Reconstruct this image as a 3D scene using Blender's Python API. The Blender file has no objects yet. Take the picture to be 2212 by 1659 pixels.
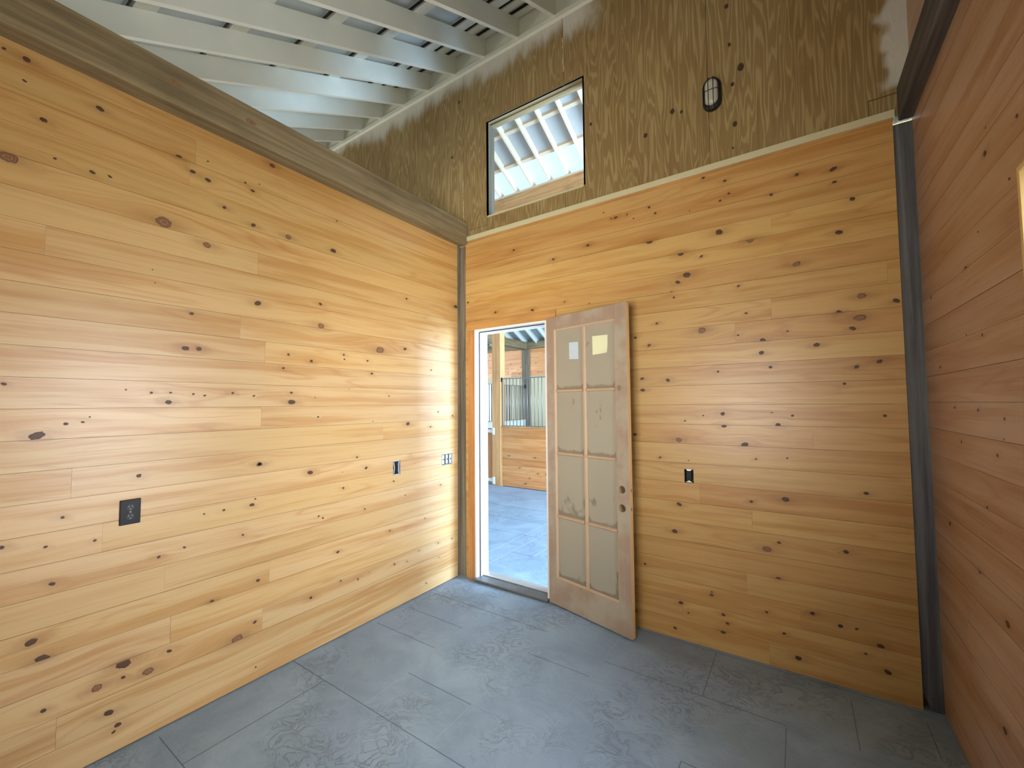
import bpy, bmesh, math, random
import numpy as np
from mathutils import Vector, Matrix

S = 1.22            # survey units -> metres
sc = bpy.context.scene
col = sc.collection
PI = math.pi

# ------------------------------------------------------------------ camera
cam_d = bpy.data.cameras.new('camera'); cam = bpy.data.objects.new('camera', cam_d); col.objects.link(cam)
cr = Vector((0.82793075, 0.56077485, -0.00788912)); cu = Vector((0.03338576, -0.03523924, 0.9988211))
cf = Vector((-0.55983574, 0.82721809, 0.04789755))
m = Matrix((cr, cu, -cf)).transposed().to_4x4(); m.translation = Vector((2.35434456, -2.6927694, 1.41)) * S
cam.matrix_world = m
cam_d.sensor_width = 36.0; cam_d.sensor_fit = 'HORIZONTAL'; cam_d.lens = 907.013 / 2212 * 36.0
cam_d.clip_start = 0.02; cam_d.clip_end = 300
sc.camera = cam

# ------------------------------------------------------------------ world, daylight, exposure
sc.view_settings.view_transform = 'Standard'; sc.view_settings.look = 'None'
sc.view_settings.gamma = 1.0; sc.view_settings.use_curve_mapping = False
sc.view_settings.exposure = 0.02
sc.cycles.max_bounces = 10; sc.cycles.diffuse_bounces = 6; sc.cycles.glossy_bounces = 4
sc.cycles.transmission_bounces = 6; sc.cycles.transparent_max_bounces = 12
sc.cycles.sample_clamp_indirect = 6.0
sc.cycles.use_denoising = True
w = bpy.data.worlds.new('sky'); sc.world = w; w.use_nodes = True
bgn = w.node_tree.nodes['Background']; bgn.inputs[0].default_value = (0.62, 0.78, 1.0, 1); bgn.inputs[1].default_value = 2.1

def area(name, loc, size, direction, power, color, spread=180):
    l = bpy.data.lights.new(name, 'AREA'); l.shape = 'RECTANGLE'; l.size = size[0]*S; l.size_y = size[1]*S
    l.energy = power; l.color = color; l.spread = math.radians(spread)
    o = bpy.data.objects.new(name, l); col.objects.link(o); o.location = Vector(loc)*S
    o.rotation_euler = Vector(direction).to_track_quat('-Z', 'Y').to_euler()
    return o
SKY = (0.72, 0.86, 1.0); WARM = (1.0, 0.93, 0.82)
area('daylight_east_door', (4.9, 1.65, 1.7), (3.0, 3.2), (-1, 0, -0.12), 2150, (0.47, 0.71, 1.0))
area('daylight_west_door', (-7.9, 1.65, 1.9), (3.0, 3.6), (1, 0, -0.05), 330, (0.9, 0.95, 1.0))
area('daylight_right_window', (3.16, -1.56, 1.25), (0.95, 1.45), (-1, 0.25, -0.05), 80, (0.90, 0.95, 1.0), 135)
area('daylight_rear_window', (1.75, -3.42, 1.35), (1.2, 1.2), (-.75, 1, 0.42), 108, WARM, 125)
area('daylight_neighbour_window', (-3.95, -1.6, 1.6), (1.8, 1.3), (1, 0, 0.15), 170, (1.0, 0.98, 0.92))
area('daylight_stall_window', (-4.6, 6.55, 1.5), (1.4, 1.1), (0, -1, 0), 130, SKY)
area('daylight_stall_side', (2.0, 6.0, 1.6), (3.0, 1.2), (0, -1, 0.1), 150, SKY)

# ------------------------------------------------------------------ material helpers
def nm(name):
    mt = bpy.data.materials.new(name); mt.use_nodes = True
    nt = mt.node_tree; b = nt.nodes['Principled BSDF']
    return mt, nt, b
def N(nt, t, **kw):
    n = nt.nodes.new(t)
    for k, v in kw.items():
        if k.startswith('i_'):
            key = k[2:]; key = int(key) if key.isdigit() else key.replace('_', ' ')
            n.inputs[key].default_value = v
        else: setattr(n, k, v)
    return n
def L(nt, a, b): nt.links.new(a, b)
def math_(nt, op, a, b=None, c=None, clamp=False):
    n = nt.nodes.new('ShaderNodeMath'); n.operation = op; n.use_clamp = clamp
    for i, v in enumerate((a, b, c)):
        if v is None: continue
        if isinstance(v, (int, float)): n.inputs[i].default_value = v
        else: L(nt, v, n.inputs[i])
    return n.outputs[0]
def sstep(nt, v, a, b, lo=0.0, hi=1.0):
    n = nt.nodes.new('ShaderNodeMapRange'); n.interpolation_type = 'SMOOTHSTEP'
    L(nt, v, n.inputs[0]); n.inputs[1].default_value = a; n.inputs[2].default_value = b
    n.inputs[3].default_value = lo; n.inputs[4].default_value = hi
    return n.outputs[0]
def mixc(nt, f, a, b, mode='MIX'):
    n = nt.nodes.new('ShaderNodeMix'); n.data_type = 'RGBA'; n.blend_type = mode
    for s, v in ((n.inputs[0], f), (n.inputs[6], a), (n.inputs[7], b)):
        if isinstance(v, (int, float)): s.default_value = v
        elif isinstance(v, tuple): s.default_value = (*v, 1)
        else: L(nt, v, s)
    return n.outputs[2]
def noise(nt, vec, scale=1.0, detail=4.0, rough=0.55, dist=0.0):
    n = N(nt, 'ShaderNodeTexNoise', i_Scale=scale, i_Detail=detail, i_Roughness=rough, i_Distortion=dist)
    if vec is not None: L(nt, vec, n.inputs['Vector'])
    return n.outputs[0]
def scalev(nt, vec, s):
    n = nt.nodes.new('ShaderNodeVectorMath'); n.operation = 'MULTIPLY'; L(nt, vec, n.inputs[0]); n.inputs[1].default_value = s
    return n.outputs[0]
def bump(nt, b, h, strength=0.3, dist=0.004):
    n = N(nt, 'ShaderNodeBump', i_Strength=strength, i_Distance=dist); L(nt, h, n.inputs['Height']); L(nt, n.outputs[0], b.inputs['Normal'])
def objco(nt): return N(nt, 'ShaderNodeTexCoord').outputs['Object']

def pine_material(name='pine_board', rough=0.36, coat=0.16):
    mt, nt, b = nm(name)
    wuv = N(nt, 'ShaderNodeAttribute', attribute_name='wuv').outputs['Vector']
    tone = N(nt, 'ShaderNodeAttribute', attribute_name='tone').outputs['Color']
    halo = N(nt, 'ShaderNodeAttribute', attribute_name='halo').outputs['Fac']
    fine = noise(nt, scalev(nt, wuv, (2.2, 150.0, 1.0)), 1.0, 3.0, 0.6)
    broad = noise(nt, scalev(nt, wuv, (0.9, 17.0, 1.0)), 1.0, 4.0, 0.55)
    rings = noise(nt, scalev(nt, wuv, (0.8, 7.0, 1.0)), 1.0, 2.0, 0.5)
    rs = math_(nt, 'SINE', math_(nt, 'MULTIPLY', rings, 62.0))
    rs = math_(nt, 'POWER', math_(nt, 'MULTIPLY_ADD', rs, 0.5, 0.5), 5.0)
    patch = noise(nt, scalev(nt, wuv, (1.4, 3.0, 1.0)), 1.0, 2.0, 0.5)
    rs = math_(nt, 'MULTIPLY', rs, sstep(nt, patch, 0.42, 0.68))
    c1 = mixc(nt, sstep(nt, broad, 0.42, 0.66), (1.03, 1.03, 1.04), (0.86, 0.73, 0.58))
    c = mixc(nt, 1.0, tone, c1, 'MULTIPLY')
    c = mixc(nt, math_(nt, 'MULTIPLY', rs, 0.42), c, mixc(nt, 1.0, c, (0.72, 0.50, 0.33), 'MULTIPLY'))
    c = mixc(nt, math_(nt, 'MULTIPLY', sstep(nt, fine, 0.50, 0.74), 0.5), c, mixc(nt, 1.0, c, (0.80, 0.66, 0.50), 'MULTIPLY'))
    c = mixc(nt, math_(nt, 'MULTIPLY', halo, 0.75), c, mixc(nt, 1.0, c, (0.42, 0.27, 0.18), 'MULTIPLY'))
    L(nt, c, b.inputs['Base Color'])
    r = math_(nt, 'MULTIPLY_ADD', fine, 0.18, rough - 0.08); L(nt, r, b.inputs['Roughness'])
    b.inputs['Coat Weight'].default_value = coat; b.inputs['Coat Roughness'].default_value = 0.28
    lowh = noise(nt, scalev(nt, wuv, (1.0, 14.0, 1.0)), 1.0, 2.0, 0.5)
    bump(nt, b, math_(nt, 'ADD', math_(nt, 'MULTIPLY', lowh, 1.0), math_(nt, 'MULTIPLY', fine, 0.12)), 0.35, 0.006)
    return mt
def knot_material():
    mt, nt, b = nm('pine_knot')
    kr = N(nt, 'ShaderNodeAttribute', attribute_name='halo').outputs['Fac']      # 0 centre .. 1 rim on knot faces
    tone = N(nt, 'ShaderNodeAttribute', attribute_name='tone').outputs['Color']
    wuv = N(nt, 'ShaderNodeAttribute', attribute_name='wuv').outputs['Vector']
    nz = noise(nt, scalev(nt, wuv, (130.0, 130.0, 1.0)), 1.0, 3.0)
    ring = math_(nt, 'SINE', math_(nt, 'MULTIPLY_ADD', kr, 15.0, math_(nt, 'MULTIPLY', nz, 3.0)))
    c = mixc(nt, math_(nt, 'MULTIPLY_ADD', ring, 0.3, 0.6), (0.065, 0.026, 0.012), tone)
    c = mixc(nt, sstep(nt, kr, 0.72, 1.0), c, (0.06, 0.028, 0.012))
    L(nt, c, b.inputs['Base Color']); b.inputs['Roughness'].default_value = 0.5
    return mt
def timber_material(name, base, dark, axis=1, rough=0.8):
    mt, nt, b = nm(name)
    oc = objco(nt)
    st = [26.0, 26.0, 26.0]; st[axis] = 0.9
    g = noise(nt, scalev(nt, oc, tuple(st)), 1.0, 5.0, 0.6)
    st2 = [2.5, 2.5, 2.5]; st2[axis] = 1.0
    g2 = noise(nt, scalev(nt, oc, tuple(st2)), 1.0, 4.0, 0.6)
    st3 = [110.0]*3; st3[axis] = 3.0
    g3 = noise(nt, scalev(nt, oc, tuple(st3)), 1.0, 2.0, 0.6)
    c = mixc(nt, sstep(nt, g, 0.38, 0.66), dark, base)
    c = mixc(nt, sstep(nt, g2, 0.48, 0.72, 0.0, 0.65), c, mixc(nt, 1.0, c, (0.5, 0.47, 0.42), 'MULTIPLY'))
    c = mixc(nt, sstep(nt, g3, 0.5, 0.8, 0.0, 0.5), c, mixc(nt, 1.0, c, (0.6, 0.55, 0.48), 'MULTIPLY'))
    L(nt, c, b.inputs['Base Color']); b.inputs['Roughness'].default_value = rough
    bump(nt, b, math_(nt, 'ADD', g, math_(nt, 'MULTIPLY', g3, 0.5)), 0.5, 0.005)
    return mt
def plain(name, c, rough=0.5, metal=0.0, var=0.12, sc_=6.0, bmp=0.0):
    mt, nt, b = nm(name)
    g = noise(nt, objco(nt), sc_, 4.0, 0.6)
    L(nt, mixc(nt, g, tuple(x*(1-var) for x in c), tuple(min(1, x*(1+var)) for x in c)), b.inputs['Base Color'])
    b.inputs['Roughness'].default_value = rough; b.inputs['Metallic'].default_value = metal
    if bmp: bump(nt, b, g, bmp, 0.003)
    return mt
def plywood_material(name='rough_plywood', spray=True):
    mt, nt, b = nm(name)
    oc = objco(nt); sep = N(nt, 'ShaderNodeSeparateXYZ'); L(nt, oc, sep.inputs[0])
    x, y, z = sep.outputs
    sheet = math_(nt, 'FLOOR', math_(nt, 'MULTIPLY_ADD', x, 1.0/(0.966*S), -0.0435))
    comb = N(nt, 'ShaderNodeCombineXYZ'); L(nt, x, comb.inputs[0]); L(nt, z, comb.inputs[2]); L(nt, math_(nt, 'MULTIPLY', sheet, 7.31), comb.inputs[1])
    v = comb.outputs[0]
    f1 = noise(nt, scalev(nt, v, (6.5, 1.0, 0.65)), 1.0, 2.6, 0.5, 0.2)
    s1 = math_(nt, 'SINE', math_(nt, 'MULTIPLY', f1, 120.0))
    band = sstep(nt, s1, -0.2, 1.0)
    f2 = noise(nt, scalev(nt, v, (60.0, 1.0, 2.0)), 1.0, 3.0, 0.6)
    f3 = noise(nt, scalev(nt, v, (1.1, 1.0, 0.6)), 1.0, 3.0, 0.6)
    c = mixc(nt, band, (0.25, 0.172, 0.064), (0.35, 0.265, 0.115))
    c = mixc(nt, sstep(nt, f2, 0.45, 0.75, 0.0, 0.55), c, (0.19, 0.115, 0.048))
    c = mixc(nt, sstep(nt, f3, 0.42, 0.66, 0.0, 0.5), c, mixc(nt, 1.0, c, (0.74, 0.62, 0.50), 'MULTIPLY'))
    if spray:   # ragged overspray of white paint below the ledger and beside the right wall
        n1 = noise(nt, scalev(nt, v, (7.0, 1.0, 1.4)), 1.0, 5.0, 0.62)
        n2 = noise(nt, scalev(nt, v, (1.0, 1.0, 0.2)), 1.0, 1.0, 0.5)
        edge = math_(nt, 'ADD', z, math_(nt, 'MULTIPLY', math_(nt, 'ADD', n1, n2), 0.30*S))
        m1 = sstep(nt, edge, 4.40*S, 4.56*S)
        m1 = math_(nt, 'MULTIPLY', m1, sstep(nt, x, 1.38*S, 1.10*S))
        e2 = math_(nt, 'ADD', x, math_(nt, 'MULTIPLY', math_(nt, 'SUBTRACT', noise(nt, v, 5.0, 2.0), 0.5), 0.22*S))
        m2 = math_(nt, 'MULTIPLY', sstep(nt, e2, 2.745*S, 2.79*S), sstep(nt, z, 2.93*S, 2.97*S))
        msk = math_(nt, 'MULTIPLY', math_(nt, 'MAXIMUM', m1, m2), 0.82)
        c = mixc(nt, msk, c, (0.60, 0.60, 0.54))
    L(nt, c, b.inputs['Base Color']); b.inputs['Roughness'].default_value = 0.85
    bump(nt, b, math_(nt, 'ADD', band, f2), 0.3, 0.003)
    return mt
def slab_material():
    mt, nt, b = nm('stamped_concrete')
    oc = objco(nt)
    a = noise(nt, oc, 2.2, 5.0, 0.6, 0.6)
    d = noise(nt, oc, 0.7, 3.0, 0.55)
    # slate-like clefts: contour edges of a warped noise, only in patches
    e = noise(nt, scalev(nt, oc, (6.5, 8.5, 1.0)), 1.0, 4.0, 0.62, 1.6)
    cl = math_(nt, 'ABSOLUTE', math_(nt, 'SUBTRACT', e, 0.5))
    cl = sstep(nt, cl, 0.05, 0.0)
    pt = noise(nt, oc, 1.25, 3.0, 0.6)
    cl = math_(nt, 'MULTIPLY', cl, sstep(nt, pt, 0.46, 0.62))
    c = mixc(nt, sstep(nt, a, 0.3, 0.7), (0.215, 0.305, 0.385), (0.315, 0.425, 0.52))
    c = mixc(nt, sstep(nt, d, 0.4, 0.65, 0.0, 0.5), c, (0.24, 0.32, 0.45))
    c = mixc(nt, math_(nt, 'MULTIPLY', cl, 0.6), c, (0.17, 0.20, 0.24))
    L(nt, c, b.inputs['Base Color']); b.inputs['Roughness'].default_value = 0.62
    h = math_(nt, 'SUBTRACT', math_(nt, 'ADD', math_(nt, 'MULTIPLY', e, 0.8), math_(nt, 'MULTIPLY', noise(nt, oc, 30.0, 3.0), 0.12)), math_(nt, 'MULTIPLY', cl, 0.35))
    bump(nt, b, h, 0.55, 0.012)
    return mt
def dusty_glass():
    mt, nt, b = nm('dusty_glass')
    oc = objco(nt)
    sp = N(nt, 'ShaderNodeSeparateXYZ'); L(nt, oc, sp.inputs[0])
    sm = noise(nt, scalev(nt, oc, (5.0, 1.0, 3.2)), 1.0, 4.0, 0.6, 1.0)
    dn = noise(nt, oc, 0.9, 2.0, 0.5)
    pr = N(nt, 'ShaderNodeAttribute', attribute_name='edge').outputs['Fac']      # 1 near the lower rail of each pane, where hands wiped it
    wiped = math_(nt, 'MAXIMUM', sstep(nt, sm, 0.60, 0.68, 0.0, 0.55), sstep(nt, math_(nt, 'MULTIPLY_ADD', sm, 0.9, pr), 1.02, 1.22, 0.0, 0.55))
    dc = mixc(nt, dn, (0.34, 0.31, 0.235), (0.42, 0.40, 0.33))
    c = mixc(nt, wiped, dc, (0.17, 0.13, 0.085))
    L(nt, c, b.inputs['Base Color']); b.inputs['Roughness'].default_value = 0.5
    b.inputs['Coat Weight'].default_value = 0.35; b.inputs['Coat Roughness'].default_value = 0.06
    tr = nt.nodes.new('ShaderNodeBsdfTransparent'); mx = nt.nodes.new('ShaderNodeMixShader')
    L(nt, sstep(nt, wiped, 0.0, 1.0, 0.84, 0.72), mx.inputs[0]); L(nt, tr.outputs[0], mx.inputs[1]); L(nt, b.outputs[0], mx.inputs[2])
    L(nt, mx.outputs[0], nt.nodes['Material Output'].inputs[0])
    return mt
def glass_mat():
    mt, nt, b = nm('clear_glass')
    tr = nt.nodes.new('ShaderNodeBsdfTransparent'); gl = nt.nodes.new('ShaderNodeBsdfGlossy'); gl.inputs['Roughness'].default_value = 0.02
    mx = nt.nodes.new('ShaderNodeMixShader'); fr = nt.nodes.new('ShaderNodeFresnel')
    L(nt, fr.outputs[0], mx.inputs[0]); L(nt, tr.outputs[0], mx.inputs[1]); L(nt, gl.outputs[0], mx.inputs[2])
    L(nt, mx.outputs[0], nt.nodes['Material Output'].inputs[0])
    return mt
def translucent_panel():
    mt, nt, b = nm('translucent_roof_panel')
    t = nt.nodes.new('ShaderNodeBsdfTranslucent'); t.inputs[0].default_value = (0.85, 0.93, 1.0, 1)
    d = nt.nodes.new('ShaderNodeBsdfDiffuse'); d.inputs[0].default_value = (0.6, 0.63, 0.66, 1)
    tr = nt.nodes.new('ShaderNodeBsdfTransparent')
    m1 = nt.nodes.new('ShaderNodeMixShader'); m1.inputs[0].default_value = 0.3; L(nt, t.outputs[0], m1.inputs[1]); L(nt, d.outputs[0], m1.inputs[2])
    m2 = nt.nodes.new('ShaderNodeMixShader'); m2.inputs[0].default_value = 0.75; L(nt, tr.outputs[0], m2.inputs[1]); L(nt, m1.outputs[0], m2.inputs[2])
    L(nt, m2.outputs[0], nt.nodes['Material Output'].inputs[0])
    return mt

M = {}
M['pine'] = pine_material()
M['knot'] = knot_material()
M['core'] = plain('dark_stud_core', (0.10, 0.06, 0.03), 0.9)
M['beam'] = timber_material('weathered_beam', (0.30, 0.232, 0.115), (0.20, 0.148, 0.072), 1)
M['beamx'] = timber_material('weathered_beam_x', (0.30, 0.232, 0.115), (0.20, 0.148, 0.072), 0)
M['post'] = timber_material('weathered_post', (0.25, 0.21, 0.145), (0.13, 0.105, 0.070), 2)
M['postgrey'] = timber_material('grey_stained_post', (0.165, 0.175, 0.180), (0.085, 0.090, 0.100), 2)
M['newpost'] = timber_material('fresh_fir_post', (0.76, 0.42, 0.17), (0.62, 0.31, 0.11), 2, 0.6)
M['beamgrey'] = timber_material('grey_stained_beam', (0.115, 0.100, 0.090), (0.050, 0.045, 0.043), 1)
M['ply'] = plywood_material()
M['ply2'] = plywood_material('clean_plywood', False)
M['slab'] = slab_material()
M['joint_dark'] = plain('dark_joint', (0.11, 0.13, 0.15), 0.9)
M['joint_chalk'] = plain('chalky_joint', (0.36, 0.40, 0.46), 0.9)
M['white'] = plain('white_paint', (0.67, 0.68, 0.59), 0.55, var=0.06)
M['whitew'] = plain('white_jamb_paint', (0.80, 0.82, 0.84), 0.45, var=0.03)
M['deck'] = plain('galvanised_roof_panel', (0.44, 0.49, 0.49), 0.5, 0.0, 0.25, 3.0)
M['deck2'] = plain('grey_roof_panel', (0.42, 0.41, 0.38), 0.6, 0.0, 0.1)
M['raw'] = plain('raw_lumber', (0.66, 0.52, 0.36), 0.7, var=0.1)
M['trimpale'] = plain('pale_trim_edge', (0.56, 0.52, 0.33), 0.6, var=0.08)
M['casing'] = timber_material('orange_fir_casing', (0.56, 0.27, 0.09), (0.46, 0.20, 0.06), 2, 0.45)
M['casingx'] = timber_material('orange_fir_casing_x', (0.56, 0.31, 0.10), (0.46, 0.23, 0.07), 0, 0.45)
M['leaf'] = None
M['sill'] = plain('dusty_dark_sill', (0.13, 0.13, 0.13), 0.5, var=0.4, sc_=20.0)
M['alu'] = plain('aluminium_threshold', (0.55, 0.56, 0.56), 0.35, 0.6)
M['black'] = plain('black_plastic', (0.010, 0.010, 0.012), 0.40, var=0.2)
M['black'].node_tree.nodes['Principled BSDF'].inputs['Specular IOR Level'].default_value = 0.25
M['blackmat'] = plain('matt_black_metal', (0.010, 0.010, 0.011), 0.5, var=0.2)
M['zinc'] = plain('zinc_plated_steel', (0.62, 0.68, 0.66), 0.35, 0.5)
M['diffuser'] = plain('frosted_diffuser', (0.46, 0.46, 0.40), 0.25, var=0.05)
M['bar'] = plain('grey_steel_bar', (0.22, 0.22, 0.21), 0.4, 0.4)
M['hinge'] = plain('white_strap_hinge', (0.85, 0.87, 0.9), 0.4)
M['dusty'] = dusty_glass()
M['glass'] = glass_mat()
M['translucent'] = translucent_panel()
M['paper_blue'] = None
M['paper_yellow'] = plain('cream_paper', (0.70, 0.72, 0.48), 0.8, var=0.02)
M['ground'] = plain('gravel_ground', (0.35, 0.36, 0.30), 0.9, var=0.3)

def leaf_material():
    mt, nt, b = nm('dusty_fir_door')
    oc = objco(nt)
    g = noise(nt, scalev(nt, oc, (30.0, 30.0, 1.5)), 1.0, 4.0, 0.6)
    d = noise(nt, oc, 3.2, 4.0, 0.6)
    c = mixc(nt, g, (0.27, 0.185, 0.13), (0.36, 0.27, 0.20))
    c = mixc(nt, sstep(nt, d, 0.40, 0.64, 0.0, 0.75), c, (0.38, 0.345, 0.27))
    L(nt, c, b.inputs['Base Color']); b.inputs['Roughness'].default_value = 0.7
    bump(nt, b, g, 0.15, 0.002)
    return mt
M['leaf'] = leaf_material()
M['leafedge'] = plain('clean_fir_edge', (0.66, 0.42, 0.20), 0.6, var=0.06)
def paper_blue():
    mt, nt, b = nm('printed_label')
    sp = N(nt, 'ShaderNodeSeparateXYZ'); L(nt, objco(nt), sp.inputs[0])
    ln = math_(nt, 'SINE', math_(nt, 'MULTIPLY', sp.outputs[2], 720.0))
    g = noise(nt, scalev(nt, objco(nt), (260.0, 260.0, 60.0)), 1.0, 2.0)
    k = math_(nt, 'MULTIPLY', sstep(nt, ln, 0.0, 0.6), sstep(nt, g, 0.42, 0.55))
    L(nt, mixc(nt, math_(nt, 'MULTIPLY', k, 0.35), (0.50, 0.60, 0.68), (0.20, 0.25, 0.33)), b.inputs['Base Color'])
    b.inputs['Roughness'].default_value = 0.7
    return mt
M['paper_blue'] = paper_blue()

# ------------------------------------------------------------------ object helpers
class MB:
    """collects shapes into one mesh object; coordinates in survey units"""
    def __init__(s): s.bm = bmesh.new(); s.mats = []
    def mi(s, m):
        if m not in s.mats: s.mats.append(m)
        return s.mats.index(m)
    def box(s, a, b, m, bev=0.0):
        i = s.mi(m)
        x0, y0, z0 = [min(p, q) for p, q in zip(a, b)]; x1, y1, z1 = [max(p, q) for p, q in zip(a, b)]
        vs = [s.bm.verts.new((x, y, z)) for x in (x0, x1) for y in (y0, y1) for z in (z0, z1)]
        fs = []
        for q in ((0,1,3,2),(4,6,7,5),(0,4,5,1),(2,3,7,6),(0,2,6,4),(1,5,7,3)):
            f = s.bm.faces.new([vs[k] for k in q]); f.material_index = i; fs.append(f)
        if bev:
            es = list({e for f in fs for e in f.edges})
            r = bmesh.ops.bevel(s.bm, geom=es, offset=bev, segments=2, profile=0.5, affect='EDGES')
            for f in r['faces']: f.material_index = i
        return vs
    def obox(s, c, ax, ay, az, m, bev=0.0):
        """oriented box: centre, half-axis vectors"""
        c, ax, ay, az = map(Vector, (c, ax, ay, az)); i = s.mi(m)
        vs = [s.bm.verts.new(c + ax*p + ay*q + az*r) for p in (-1, 1) for q in (-1, 1) for r in (-1, 1)]
        fs = []
        for q in ((0,1,3,2),(4,6,7,5),(0,4,5,1),(2,3,7,6),(0,2,6,4),(1,5,7,3)):
            f = s.bm.faces.new([vs[k] for k in q]); f.material_index = i; fs.append(f)
        if bev:
            es = list({e for f in fs for e in f.edges})
            r = bmesh.ops.bevel(s.bm, geom=es, offset=bev, segments=2, profile=0.5, affect='EDGES')
            for f in r['faces']: f.material_index = i
    def prism(s, pts, vec, m):
        i = s.mi(m); vec = Vector(vec)
        a = [s.bm.verts.new(p) for p in pts]; b = [s.bm.verts.new(Vector(p)+vec) for p in pts]
        n = len(a)
        for f in ([a[::-1], b] + [[a[k], a[(k+1) % n], b[(k+1) % n], b[k]] for k in range(n)]):
            q = s.bm.faces.new(f); q.material_index = i
    def tube(s, pts, r, m, n=8, closed=False, caps=True):
        i = s.mi(m); pts = [Vector(p) for p in pts]; rings = []; N_ = len(pts)
        for k, p in enumerate(pts):
            a = pts[(k-1) % N_] if (k or closed) else p; b = pts[(k+1) % N_] if (k < N_-1 or closed) else p
            t = (b-a).normalized(); up = Vector((0, 0, 1)) if abs(t.z) < 0.9 else Vector((1, 0, 0))
            u = t.cross(up).normalized(); v = u.cross(t)
            rings.append([s.bm.verts.new(p + (u*math.cos(2*PI*j/n) + v*math.sin(2*PI*j/n))*r) for j in range(n)])
        for k in range(N_ if closed else N_-1):
            A, B = rings[k], rings[(k+1) % N_]
            for j in range(n):
                f = s.bm.faces.new((A[j], A[(j+1) % n], B[(j+1) % n], B[j])); f.material_index = i; f.smooth = True
        if not closed and caps:
            for R_ in (rings[0][::-1], rings[-1]):
                f = s.bm.faces.new(R_); f.material_index = i
    def build(s, name, parent=None, loc=(0, 0, 0), label=None, cat=None, group=None, kind=None):
        bmesh.ops.recalc_face_normals(s.bm, faces=s.bm.faces)
        me = bpy.data.meshes.new(name); loc = Vector(loc)
        for v in s.bm.verts: v.co = (v.co - loc) * S
        s.bm.to_mesh(me); s.bm.free()
        for m in s.mats: me.materials.append(M[m])
        o = bpy.data.objects.new(name, me); col.objects.link(o)
        if parent: o.parent = parent; o.location = loc*S - parent.location if parent.parent is None else loc*S - parent.location - parent.parent.location
        else: o.location = loc*S
        tag(o, label, cat, group, kind)
        return o
def tag(o, label=None, cat=None, group=None, kind=None):
    for k, v in (('label', label), ('category', cat), ('group', group), ('kind', kind)):
        if v: o[k] = v
def empty(name, loc, label, cat, group=None, kind=None):
    o = bpy.data.objects.new(name, None); col.objects.link(o); o.location = Vector(loc)*S; o.empty_display_size = 0.1
    tag(o, label, cat, group, kind)
    return o

# rectangles minus holes
def subtract(rect, holes):
    out = [rect]
    for (a, b, c, d) in holes:
        nxt = []
        for (u0, u1, v0, v1) in out:
            if a >= u1 or b <= u0 or c >= v1 or d <= v0: nxt.append((u0, u1, v0, v1)); continue
            if u0 < a: nxt.append((u0, a, v0, v1))
            if b < u1: nxt.append((b, u1, v0, v1))
            uu0, uu1 = max(u0, a), min(u1, b)
            if v0 < c: nxt.append((uu0, uu1, v0, c))
            if d < v1: nxt.append((uu0, uu1, d, v1))
        out = nxt
    return [r for r in out if r[1]-r[0] > 0.004 and r[3]-r[2] > 0.004]

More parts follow.
